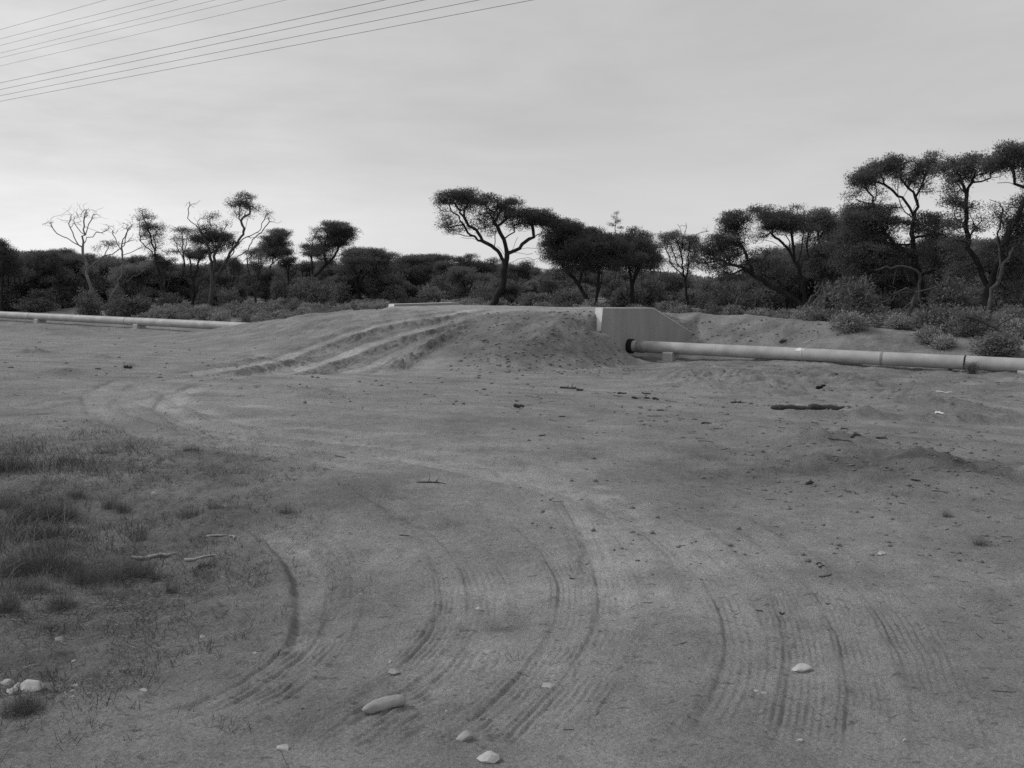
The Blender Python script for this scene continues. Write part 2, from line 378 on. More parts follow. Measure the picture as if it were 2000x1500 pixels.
# ------------------------------------------------------------------ materials
def mat(name, lo, hi, scale=6.0, rough=0.85, detail=5, bump=0.0, bscale=30.0, spec=0.2, distort=0.0, coord='Object', stretch=(1, 1, 1), attr=None):
    m = bpy.data.materials.new(name); m.use_nodes = True
    t = m.node_tree; b = t.nodes['Principled BSDF']
    b.inputs['Roughness'].default_value = rough
    b.inputs['Specular IOR Level'].default_value = spec
    co = N(t, 'ShaderNodeTexCoord'); mpn = N(t, 'ShaderNodeMapping'); mpn.inputs['Scale'].default_value = stretch
    t.links.new(co.outputs[coord], mpn.inputs[0])
    n = N(t, 'ShaderNodeTexNoise'); n.inputs['Scale'].default_value = scale; n.inputs['Detail'].default_value = detail; n.inputs['Roughness'].default_value = 0.6
    n.inputs['Distortion'].default_value = distort
    t.links.new(mpn.outputs[0], n.inputs['Vector'])
    f = mrange(t, n.outputs[0], 0.3, 0.7, lo, hi, False)
    if attr:
        a = N(t, 'ShaderNodeAttribute'); a.attribute_name = attr
        f = mth(t, 'MULTIPLY', f, a.outputs['Fac'])
    cmb = N(t, 'ShaderNodeCombineColor')
    for i in range(3): t.links.new(f, cmb.inputs[i])
    t.links.new(cmb.outputs[0], b.inputs['Base Color'])
    if bump:
        n2_ = N(t, 'ShaderNodeTexNoise'); n2_.inputs['Scale'].default_value = bscale; n2_.inputs['Detail'].default_value = 6; n2_.inputs['Roughness'].default_value = 0.65
        t.links.new(co.outputs[coord], n2_.inputs['Vector'])
        bp = N(t, 'ShaderNodeBump'); bp.inputs['Strength'].default_value = bump; bp.inputs['Distance'].default_value = 0.02
        t.links.new(n2_.outputs[0], bp.inputs['Height']); t.links.new(bp.outputs[0], b.inputs['Normal'])
    return m
def leaf_mat(name, lo, hi, scale=1.2, trans=0.12):
    m = mat(name, lo, hi, scale, 0.6, 4, spec=0.25, coord='Object')
    t = m.node_tree; b = t.nodes['Principled BSDF']
    tr = N(t, 'ShaderNodeBsdfTranslucent'); mx = N(t, 'ShaderNodeMixShader'); mx.inputs[0].default_value = trans
    src = b.inputs['Base Color'].links[0].from_socket
    oi = N(t, 'ShaderNodeObjectInfo'); mm = N(t, 'ShaderNodeVectorMath', operation='SCALE')     # plants differ in tone
    t.links.new(src, mm.inputs[0]); t.links.new(mrange(t, oi.outputs['Random'], 0, 1, 0.68, 1.35, False), mm.inputs['Scale'])
    src = mm.outputs[0]; t.links.new(src, b.inputs['Base Color'])
    t.links.new(src, tr.inputs[0])
    out = t.nodes['Material Output']
    t.links.new(b.outputs[0], mx.inputs[1]); t.links.new(tr.outputs[0], mx.inputs[2]); t.links.new(mx.outputs[0], out.inputs[0])
    return m
M = {}
# soil: several scales of noise times the per-vertex tone (compacted, loose, littered soil)
m = bpy.data.materials.new('sandy soil'); m.use_nodes = True
t = m.node_tree; b = t.nodes['Principled BSDF']; b.inputs['Roughness'].default_value = 0.95; b.inputs['Specular IOR Level'].default_value = 0.1
co = N(t, 'ShaderNodeTexCoord')
def tn(scale, det=4, rg=0.6, sc=(1, 1, 1)):
    mpn = N(t, 'ShaderNodeMapping'); mpn.inputs['Scale'].default_value = sc
    t.links.new(co.outputs['Object'], mpn.inputs[0])
    n = N(t, 'ShaderNodeTexNoise'); n.inputs['Scale'].default_value = scale; n.inputs['Detail'].default_value = det; n.inputs['Roughness'].default_value = rg
    t.links.new(mpn.outputs[0], n.inputs['Vector']); return n.outputs[0]
nA, nB, nC = tn(0.9, 5), tn(7, 6, 0.65), tn(70, 5, 0.75)
f = mth(t, 'MULTIPLY', mrange(t, nA, 0.3, 0.7, 0.82, 1.18, False), mrange(t, nB, 0.25, 0.75, 0.82, 1.18, False))
f = mth(t, 'MULTIPLY', f, mrange(t, nC, 0.25, 0.75, 0.55, 1.45, False))
nD = tn(16, 3, 0.5, (1, 1.6, 1))
f = mth(t, 'MULTIPLY', f, mrange(t, nD, 0.60, 0.70, 1.0, 0.66))
nE = tn(45, 2, 0.5)
f = mth(t, 'MULTIPLY', f, mrange(t, nE, 0.70, 0.76, 1.0, 1.35))
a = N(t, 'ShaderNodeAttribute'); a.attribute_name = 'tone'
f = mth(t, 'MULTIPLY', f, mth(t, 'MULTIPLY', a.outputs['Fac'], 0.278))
cmb = N(t, 'ShaderNodeCombineColor')
for i in range(3): t.links.new(f, cmb.inputs[i])
t.links.new(cmb.outputs[0], b.inputs['Base Color'])
bp = N(t, 'ShaderNodeBump'); bp.inputs['Strength'].default_value = 1.0; bp.inputs['Distance'].default_value = 0.055
t.links.new(mth(t, 'MULTIPLY_ADD', tn(4.5, 11, 0.74), 2.2, mth(t, 'MULTIPLY', tn(60, 5, 0.7), 0.35)), bp.inputs['Height']); t.links.new(bp.outputs[0], b.inputs['Normal'])
M['soil'] = m
M['clod'] = mat('soil clod', 0.13, 0.21, 8, 0.95, bump=0.6, bscale=40)
M['bark'] = mat('dark bark', 0.012, 0.032, 5, 0.9, bump=0.5, bscale=18, stretch=(1, 1, 0.3))
M['bark_grey'] = mat('grey bark', 0.04, 0.10, 5, 0.9, bump=0.5, bscale=18, stretch=(1, 1, 0.3))
M['dead_wood'] = mat('weathered dead wood', 0.09, 0.20, 6, 0.85, bump=0.4, bscale=25, stretch=(1, 1, 0.3))
M['dark_dead'] = mat('dark dead wood', 0.04, 0.10, 6, 0.9, bump=0.4, bscale=25)
M['leaf'] = leaf_mat('dark foliage', 0.075, 0.16, trans=.36)
M['leaf_b'] = leaf_mat('grey green foliage', 0.09, 0.18, trans=.36)
M['leaf_far'] = leaf_mat('far foliage', 0.10, 0.22, trans=.36)
M['shrub'] = leaf_mat('dark shrub leaves', 0.095, 0.19, trans=.3)
M['saltbush'] = leaf_mat('pale saltbush leaves', 0.16, 0.31, 1.0, 0.2)
M['grass'] = leaf_mat('dry dark grass', 0.05, 0.17, 3.0, 0.15)
M['straw'] = leaf_mat('pale dry straw', 0.10, 0.26, 3.0, 0.1)
M['concrete'] = mat('weathered concrete', 0.25, 0.33, 1.3, 0.9, 8, bump=0.3, bscale=14, stretch=(1, 1, 0.3))
M['pier'] = mat('pale concrete', 0.30, 0.42, 3, 0.9, 7, bump=0.25, bscale=20)
M['white'] = mat('limewash', 0.60, 0.82, 3.5, 0.9, 6, bump=0.4, bscale=16)
M['pipe'] = mat('weathered pipe paint', 0.29, 0.45, 1.6, 0.6, 7, bump=0.1, bscale=30, spec=0.35, stretch=(1, 1, 1))
M['joint'] = mat('pipe joint steel', 0.18, 0.30, 4, 0.7, 5, bump=0.2)
M['rubber'] = mat('black gland', 0.01, 0.025, 5, 0.9)
M['stone'] = mat('pale quartz stone', 0.34, 0.56, 7, 0.85, 6, bump=0.5, bscale=25)
M['stone_grey'] = mat('grey stone', 0.24, 0.40, 7, 0.85, 6, bump=0.5, bscale=25)
M['stick'] = mat('pale stick', 0.22, 0.38, 10, 0.9, bump=0.4)
M['wire'] = mat('copper wire', 0.05, 0.08, 5, 0.6)

# ------------------------------------------------------------------ mesh helpers
def np_mesh(name, verts, faces, k):
    """verts (n,3), faces (m,k) all with k corners"""
    me = bpy.data.meshes.new(name)
    verts = np.asarray(verts, np.float32); faces = np.asarray(faces, np.int32)
    me.vertices.add(len(verts)); me.vertices.foreach_set('co', verts.ravel())
    me.loops.add(faces.size); me.loops.foreach_set('vertex_index', faces.ravel())
    me.polygons.add(len(faces))
    me.polygons.foreach_set('loop_start', np.arange(0, faces.size, k, dtype=np.int32))
    me.polygons.foreach_set('loop_total', np.full(len(faces), k, np.int32))
    me.update(calc_edges=True)
    return me
def link(name, me, material, parent=None, loc=(0, 0, 0), smooth=False):
    if smooth: me.polygons.foreach_set('use_smooth', np.ones(len(me.polygons), bool))
    if material is not None and not me.materials: me.materials.append(material)
    o = bpy.data.objects.new(name, me); C.objects.link(o)
    o.location = loc
    if parent is not None: o.parent = parent
    return o
def tag(o, label, cat, group=None, kind=None):
    o['label'] = label; o['category'] = cat
    if group: o['group'] = group
    if kind: o['kind'] = kind
    return o
def empty(name, loc, label, cat, group=None):
    o = bpy.data.objects.new(name, None); C.objects.link(o); o.location = loc; o.empty_display_size = 0.2
    return tag(o, label, cat, group)
def dup(root, loc, rz=0.0, sc=(1, 1, 1), label=None, group=None):
    r = root.copy(); C.objects.link(r); r.location = loc; r.rotation_euler = (0, 0, rz); r.scale = sc
    if label: r['label'] = label
    if group: r['group'] = group
    for ch in list(root.children):
        c = ch.copy(); C.objects.link(c); c.parent = r
    return r
class MB:                                    # collects polygons for one mesh
    def __init__(s): s.v = []; s.f = []
    def add(s, v, f):
        o = len(s.v); s.v += [tuple(map(float, p)) for p in v]; s.f += [tuple(i + o for i in q) for q in f]
    def mesh(s, name):
        me = bpy.data.meshes.new(name); me.from_pydata(s.v, [], s.f); me.update(); return me
def tube(mb, P, rad, k=8, cap=True):
    P = np.asarray(P, float); n = len(P)
    rad = np.full(n, rad) if np.isscalar(rad) else np.asarray(rad, float)
    T = np.gradient(P, axis=0); T /= np.linalg.norm(T, axis=1)[:, None] + 1e-12
    ref = np.array([0.31, 0.17, 0.93]);
    if abs(np.dot(ref, T.mean(0))) > 0.85: ref = np.array([0.9, 0.35, 0.1])
    A = np.cross(T, ref); A /= np.linalg.norm(A, axis=1)[:, None] + 1e-12
    B = np.cross(T, A)
    th = np.arange(k) * 2 * math.pi / k
    V = P[:, None] + rad[:, None, None] * (np.cos(th)[None, :, None] * A[:, None] + np.sin(th)[None, :, None] * B[:, None])
    f = [(i * k + j, i * k + (j + 1) % k, (i + 1) * k + (j + 1) % k, (i + 1) * k + j) for i in range(n - 1) for j in range(k)]
    if cap: f += [tuple(range(k))[::-1], tuple((n - 1) * k + j for j in range(k))]
    mb.add(V.reshape(-1, 3), f)

# ------------------------------------------------------------------ the ground: one sheet, fine where the camera looks
def build_ground():
    ap = np.array([0.0, -4.0])
    dense = np.linspace(-R(33), R(33), 1150)
    coarse = np.linspace(R(33), 2 * math.pi - R(33), 70)[1:-1]
    th = np.concatenate([dense, coarse])
    rs = list(np.linspace(0.3, 6.6, 14)); r = 6.6
    while r < 60:
        Y = max(r - 4, 2.6)
        r += min(0.10 if 26 < r < 47 else 0.2, 0.0045 * (Y / 2.8) ** 2 * 1.0 + 0.0035); rs.append(r)
    while r < 1500: r *= 1.045; rs.append(r)
    rs = np.array(rs)
    nr, nc = len(rs), len(th)
    x = (ap[0] + rs[:, None] * np.sin(th)[None]).ravel(); y = (ap[1] + rs[:, None] * np.cos(th)[None]).ravel()
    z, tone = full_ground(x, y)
    i, j = np.meshgrid(np.arange(nr - 1), np.arange(nc), indexing='ij')
    a = i * nc + j; b_ = i * nc + (j + 1) % nc
    Fq = np.stack([a, a + nc, b_ + nc, b_], -1).reshape(-1, 4)
    me = np_mesh('ground', np.stack([x, y, z], 1), Fq, 4)
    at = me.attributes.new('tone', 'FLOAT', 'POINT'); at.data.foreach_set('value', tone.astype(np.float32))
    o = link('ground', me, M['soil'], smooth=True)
    tag(o, 'bare sandy ground with tyre tracks and a ramp over the pipe', 'ground', kind='structure')
    print('ground', nr, nc)
build_ground()

# ------------------------------------------------------------------ pipe
def ppt(px): return pipe_at_px(px)
PA = PL - dn3 * 12; PB = PR + dn3 * 9
mb = MB()
LT = np.linalg.norm(PB - PA); nseg = 60
tube(mb, [PA + (PB - PA) * (i / nseg) for i in range(nseg + 1)], PD / 2, 40)
proot = empty('water_pipe', (ppt(1500)[0], ppt(1500)[1], ppt(1500)[2] - PD / 2), 'long pale steel water pipe running through the earth crossing', 'pipe')
def plink(name, mb, mt, parent, smooth=False):
    me = mb.mesh(name)
    off = np.array(parent.location)
    for v in me.vertices: v.co = Vector(np.array(v.co) - off)
    return link(name, me, mt, parent, smooth=smooth)
plink('barrel', mb, M['pipe'], proot, True)
def ring(px, rad, ln, mt, name, label=None, off=0.0):
    p = ppt(px) + dn3 * off
    m_ = MB()
    tube(m_, [p - dn3 * ln / 2, p - dn3 * ln * 0.42, p + dn3 * ln * 0.42, p + dn3 * ln / 2], [PD / 2 + 0.002, rad, rad, PD / 2 + 0.002], 40, cap=False)
    o = plink(name, m_, mt, proot, True)
    if label: o['label'] = label
for px in (60, 248, 1723): ring(px, PD / 2 + 0.008, 0.10, M['joint'], 'pipe_joint')
ring(1885, PD / 2 + 0.014, 0.05, M['rubber'], 'pipe_joint', 'dark open joint near the right end of the pipe')
ring(1400, PD / 2 + 0.004, 0.05, M['pipe'], 'pipe_joint'); ring(1568, PD / 2 + 0.006, 0.07, M['pipe'], 'pipe_joint')
ring(1252, PD / 2 + 0.02, 0.35, M['joint'], 'wall_collar', 'grey collar on the pipe beside the concrete wall')
ring(1228, PD / 2 + 0.06, 0.26, M['rubber'], 'wall_gland', 'black gland where the pipe enters the wall', off=0.10)
# white lime splash hugging the top of the barrel at a joint
m_ = MB(); p0 = ppt(1568); k0 = len(m_.v)
side = np.cross(dn3, [0, 0, 1]); side /= np.linalg.norm(side); up = np.cross(side, dn3)
if up[2] < 0: up = -up; 
if side[1] > 0: side = -side            # towards the camera
nA_, nS_ = 14, 10; vv = []
for i in range(nA_):
    a_ = R(-60 + 115 * i / (nA_ - 1)); 
    for s in range(nS_):
        w = 0.07 + 0.09 * math.sin(i * 0.7) ** 2 + 0.04 * random.random()
        q = p0 + dn3 * ((s / (nS_ - 1) - 0.5) * 2 * w - 0.10 * i / nA_) + (PD / 2 + 0.005) * (math.cos(a_) * up + math.sin(a_) * side)
        vv.append(q)
m_.add(vv, [(i * nS_ + s, i * nS_ + s + 1, (i + 1) * nS_ + s + 1, (i + 1) * nS_ + s) for i in range(nA_ - 1) for s in range(nS_ - 1)])
plink('lime_splash', m_, M['white'], proot, True)

# concrete piers under the pipe
def pier(px, label):
    p = ppt(px); top = p[2] - PD / 2 + 0.09
    zb = smooth_h(p[0], p[1]) - 0.25
    root = empty('pipe_support', (p[0], p[1], zb + 0.2), label, 'pipe support', 'concrete supports under the pipe')
    mb = MB(); hl, hw = 0.22, 0.34
    prof = [(-hw, zb), (-hw, top - 0.05), (-hw + 0.05, top)]
    for i in range(9):
        a_ = math.pi * (1 + i / 8); prof.append((0.235 * math.cos(a_) , top + 0.012 + 0.10 * math.sin(a_)))
    prof += [(hw - 0.05, top), (hw, top - 0.05), (hw, zb)]
    n = len(prof); V = []
    for e in (-hl, hl):
        for s, z in prof: V.append((p[0] + d2[0] * e + n2[0] * s, p[1] + d2[1] * e + n2[1] * s, z))
    f = [(i, (i + 1) % n, n + (i + 1) % n, n + i) for i in range(n)] + [tuple(range(n))[::-1], tuple(range(n, 2 * n))]
    mb.add(V, f)
    plink('saddle_block', mb, M['pier'], root)
    mb = MB(); z1 = zb + 0.25
    q = []
    for z in (z1 - 0.2, z1 + 0.03):
        for e, s in ((-.5, -.52), (.5, -.52), (.5, .52), (-.5, .52)): q.append((p[0] + d2[0] * e * .8 + n2[0] * s, p[1] + d2[1] * e * .8 + n2[1] * s, z))
    mb.add(q, [(0, 1, 2, 3), (7, 6, 5, 4), (0, 4, 5, 1), (1, 5, 6, 2), (2, 6, 7, 3), (3, 7, 4, 0)])
    plink('footing', mb, M['pier'], root)
pier(1310, 'pale concrete block under the pipe just right of the wall')
pier(78, 'concrete block under the pipe near the left end')
pier(272, 'concrete block under the pipe left of the earth ramp')
pier(2004, 'concrete block under the pipe at its right end')

# headwalls
def headwall(c, sgn, label):
    u0 = np.dot((c - MID)[:2], d2)
    zb = float(smooth_h(*from_uv(u0 + sgn * 1.5, 0))) - 0.9
    zt = HT + (0.06 if sgn < 0 else 0.0)
    zend = zb + 0.9 + 0.25
    root = empty('headwall', (c[0], c[1], zb), label, 'wall', 'headwalls of the crossing')
    tl = 0.05 if sgn > 0 else 0.0                # the top follows the slight fall of the crossing
    prof = [(-2.95, zb), (-2.35, zt + tl), (2.35, zt - tl), (8.9, zend), (9.2, zb)]
    th = 0.34
    def P(u, v, z): x, y = from_uv(u, v); return (x, y, z)
    mb = MB(); n = len(prof)
    V = [P(u0, v, z) for v, z in prof] + [P(u0 - sgn * th, v, z) for v, z in prof]
    mb.add(V, [tuple(range(n)), tuple(range(n, 2 * n))[::-1]] + [(i, n + i, n + (i + 1) % n, (i + 1) % n) for i in range(n)])
    plink('wall_face', mb, M['concrete'], root)
    # limewashed edge: a skin over the near end and the top
    mb = MB(); e = 0.012
    edge = prof[:4]
    out = []
    for i, (v, z) in enumerate(edge):
        a_ = np.array(edge[max(i - 1, 0)]); b_ = np.array(edge[min(i + 1, 3)]); t_ = (b_ - a_) / np.linalg.norm(b_ - a_)
        out.append((v - t_[1] * e, z + t_[0] * e))
    ua, ub = u0 + sgn * 0.004, u0 - sgn * (th + 0.004)
    V = [P(ua, *q) for q in out] + [P(ub, *q) for q in out] + [P(ua, v, z - (0.02 if 0 < i < 3 else 0)) for i, (v, z) in enumerate(edge)] + [P(ub, *q) for q in edge]
    F_ = []
    for i in range(3):
        F_ += [(i, i + 1, 4 + i + 1, 4 + i), (8 + i, 8 + i + 1, i + 1, i), (4 + i, 4 + i + 1, 12 + i + 1, 12 + i)]
    mb.add(V, F_)
    plink('limewashed_edge', mb, M['white'], root)
headwall(C1, 1, 'grey concrete headwall with white edge where the pipe enters the mound')
headwall(C2, -1, 'far concrete headwall showing only its pale top over the ramp')

# ------------------------------------------------------------------ telegraph wires
def wire_set(rows, height, rad, words):
    for i, (yl, (xr, yr)) in enumerate(rows):
        ra = ray(0, yl); rb = ray(xr, yr)
        nrm = np.cross(ra, rb)                         # plane through the eye and the wire
        dr = np.cross(nrm, [0, 0, 1]); dr /= np.linalg.norm(dr)     # horizontal direction in it
        p = np.array([0, 0, EYE]) + ra * (height / ra[2])
        if dr[0] < 0: dr = -dr
        s = np.linspace(-230, 110, 90)
        sag = 0.25 * (((s - 5) / 28) ** 2).clip(0, 1) * 0
        mb = MB(); tube(mb, p[None] + dr[None] * s[:, None] + np.array([0, 0, 1])[None] * sag[:, None], rad, 5, cap=False)
        me = mb.mesh('telegraph_wire'); c0 = p + dr * 5
        for v in me.vertices: v.co = Vector(np.array(v.co) - c0)
        tag(link('telegraph_wire', me, M['wire'], loc=tuple(c0)), words[i], 'wire', 'overhead telegraph wires')
wire_set([(198, (1040, 0)), (187, (935, 0)), (175, (828, 0)), (162, (751, 0))], 5.6, 0.0048,
         ['dark wire of the lower four, lowest of all the wires', 'dark wire of the lower four, second from the bottom', 'dark wire of the lower four, third from the bottom', 'dark wire of the lower four, the topmost of them'])
wire_set([(129, (558, 0)), (113, (473, 0)), (104, (420, 0)), (89, (346, 0)), (76, (300, 0)), (58, (206, 0))], 7.0, 0.0036,
         ['thin wire of the upper six, the lowest of them', 'thin wire of the upper six, second from their bottom', 'thin wire of the upper six, third from their bottom',
          'thin wire of the upper six, third from the top', 'thin wire of the upper six, second from the top', 'thin wire of the upper six, topmost of all the wires'])

# ------------------------------------------------------------------ trees
def leaves_mesh(name, centres, n_per, sig, size, rg, flat=0.55):
    """small leaf blades around each clump centre"""
    cts = np.repeat(centres, n_per, axis=0); n = len(cts)      # n_per: one count, or one per clump
    off = np.clip(rg.normal(0, 1, (n, 3)), -1.7, 1.7) * sig; off[:, 2] *= flat
    p = cts + off
    a = rg.normal(0, 1, (n, 3)); a[:, 2] = np.abs(a[:, 2]) * 0.8 + 0.2; a += off / sig * 0.5
    a /= np.linalg.norm(a, axis=1)[:, None]
    b = np.cross(a, rg.normal(0, 1, (n, 3))); b /= np.linalg.norm(b, axis=1)[:, None] + 1e-9
    L = (size[0] * rg.uniform(0.6, 1.4, n))[:, None]; Wd = (size[1] * rg.uniform(0.6, 1.4, n))[:, None]
    V = np.stack([p - b * Wd * 0.35, p + a * L * 0.45 - b * Wd * 0.5 * -1, p + a * L, p + a * L * 0.5 - b * Wd * 0.6], 1).reshape(-1, 3)
    Fq = np.arange(4 * n).reshape(-1, 4)
    return np_mesh(name, V, Fq, 4)

def skeleton_mesh(name, pos, par, rad):
    n = len(pos); kids = [[] for _ in range(n)]
    for i in range(1, n):
        kids[par[i]].append(i)
    mb_v = []; mb_f = []; o = 0
    starts = [(0, None)]
    while starts:
        s, fr = starts.pop()
        chain = [] if fr is None else [fr]
        c = s
        while True:
            chain.append(c)
            ks = kids[c]
            if not ks: break
            m_ = max(ks, key=lambda q: rad[q])
            for q in ks:
                if q != m_: starts.append((q, c))
            c = m_
        if len(chain) < 2: continue
        P = pos[chain]; r = rad[chain].copy()
        if fr is not None: r[0] = min(r[0], r[1] * 1.15)
        rm = r.max(); k = 8 if rm > 0.08 else (5 if rm > 0.025 else 3)
        T = np.gradient(P, axis=0); T /= np.linalg.norm(T, axis=1)[:, None] + 1e-12
        ref = np.array([0.31, 0.9, 0.23])
        A = np.cross(T, ref); A /= np.linalg.norm(A, axis=1)[:, None] + 1e-12
        B = np.cross(T, A); th = np.arange(k) * 2 * math.pi / k
        V = P[:, None] + r[:, None, None] * (np.cos(th)[None, :, None] * A[:, None] + np.sin(th)[None, :, None] * B[:, None])
        m = len(chain)
        i, j = np.meshgrid(np.arange(m - 1), np.arange(k), indexing='ij')
        f = np.stack([i * k + j, i * k + (j + 1) % k, (i + 1) * k + (j + 1) % k, (i + 1) * k + j], -1).reshape(-1, 4) + o
        mb_v.append(V.reshape(-1, 3)); mb_f.append(f); o += m * k
    return np_mesh(name, np.concatenate(mb_v), np.concatenate(mb_f), 4)

def grow(limbs, targets, base_r, tip, rg, limb_w=5, wiggle=0.05):
    """limbs: list of (k,3) polylines, first is the trunk. targets: (m,3) points every one of which gets a twig."""
    pos = []; par = []; ends = []
    for li, P in enumerate(limbs):
        P = np.asarray(P, float)
        if li == 0: Q = resample(P, 0.3); parent = -1
        else:
            A = np.array(pos); c = np.linalg.norm((A - P[0]) * np.array([1, 0.0, 1]), axis=1); parent = int(np.argmin(c))
            dy = A[parent, 1] - P[0, 1]
            P = P.copy(); P[:, 1] += dy; P[0] = A[parent]
            Q = resample(P, 0.3)[1:]
        j = rg.normal(0, wiggle, Q.shape); j[0] = 0
        if li == 0: j[:2] *= 0.3
        Q = Q + j
        for q in Q:
            pos.append(q); par.append(parent); parent = len(pos) - 1
        ends.append(parent)
    tips = []
    if len(targets):
        A0 = np.array(pos)
        dist = np.array([np.linalg.norm(A0 - t_, axis=1).min() for t_ in targets])
        cap = len(pos) + len(targets) * 12
        buf = np.zeros((cap, 3)); buf[:len(pos)] = A0; dirs = np.zeros((cap, 3))
        for i in range(1, len(pos)): dirs[i] = buf[i] - buf[par[i]]
        dirs /= np.linalg.norm(dirs, axis=1)[:, None] + 1e-9
        nn = len(pos)
        lowz = A0[:, 2].min() + 0.9
        for k in np.argsort(dist):
            t_ = targets[k]
            e = t_ - buf[:nn]; dd = np.linalg.norm(e, axis=1) + 1e-9
            cs = (e * dirs[:nn]).sum(1) / dd
            cost = dd * (1 + 0.45 * (1 - cs)) + 3.0 * (buf[:nn, 2] < lowz)
            s = int(np.argmin(cost)); L = dd[s]
            m = int(min(11, max(1, round(L / 0.3))))
            p0 = buf[s].copy(); prev = s
            bend = dirs[s] * L * 0.25
            for q in range(1, m + 1):
                f_ = q / m
                w = p0 + (t_ - p0) * f_ + bend * (4 * f_ * (1 - f_)) * 0.6 + (rg.normal(0, 0.035, 3) if q < m else 0)
                buf[nn] = w; dv = w - buf[prev]; dirs[nn] = dv / (np.linalg.norm(dv) + 1e-9)
                pos.append(w); par.append(prev); prev = nn; nn += 1
            tips.append(prev)
    n = len(pos); wgt = np.zeros(n)
    for e in ends: wgt[e] += limb_w
    for e in tips: wgt[e] += 1
    for i in range(n - 1, 0, -1): wgt[par[i]] += wgt[i]
    wgt = np.maximum(wgt, 1)
    p = math.log(max(wgt[0], 3)) / math.log(base_r / tip)
    rad = tip * wgt ** (1 / p)
    pos = np.array(pos)
    # root flare
    h = pos[:, 2] - pos[0, 2]
    main = rad > base_r * 0.8
    rad = rad * (1 + 0.35 * np.exp(-np.clip(h, 0, None) / 0.35) * main)
    return pos, par, rad

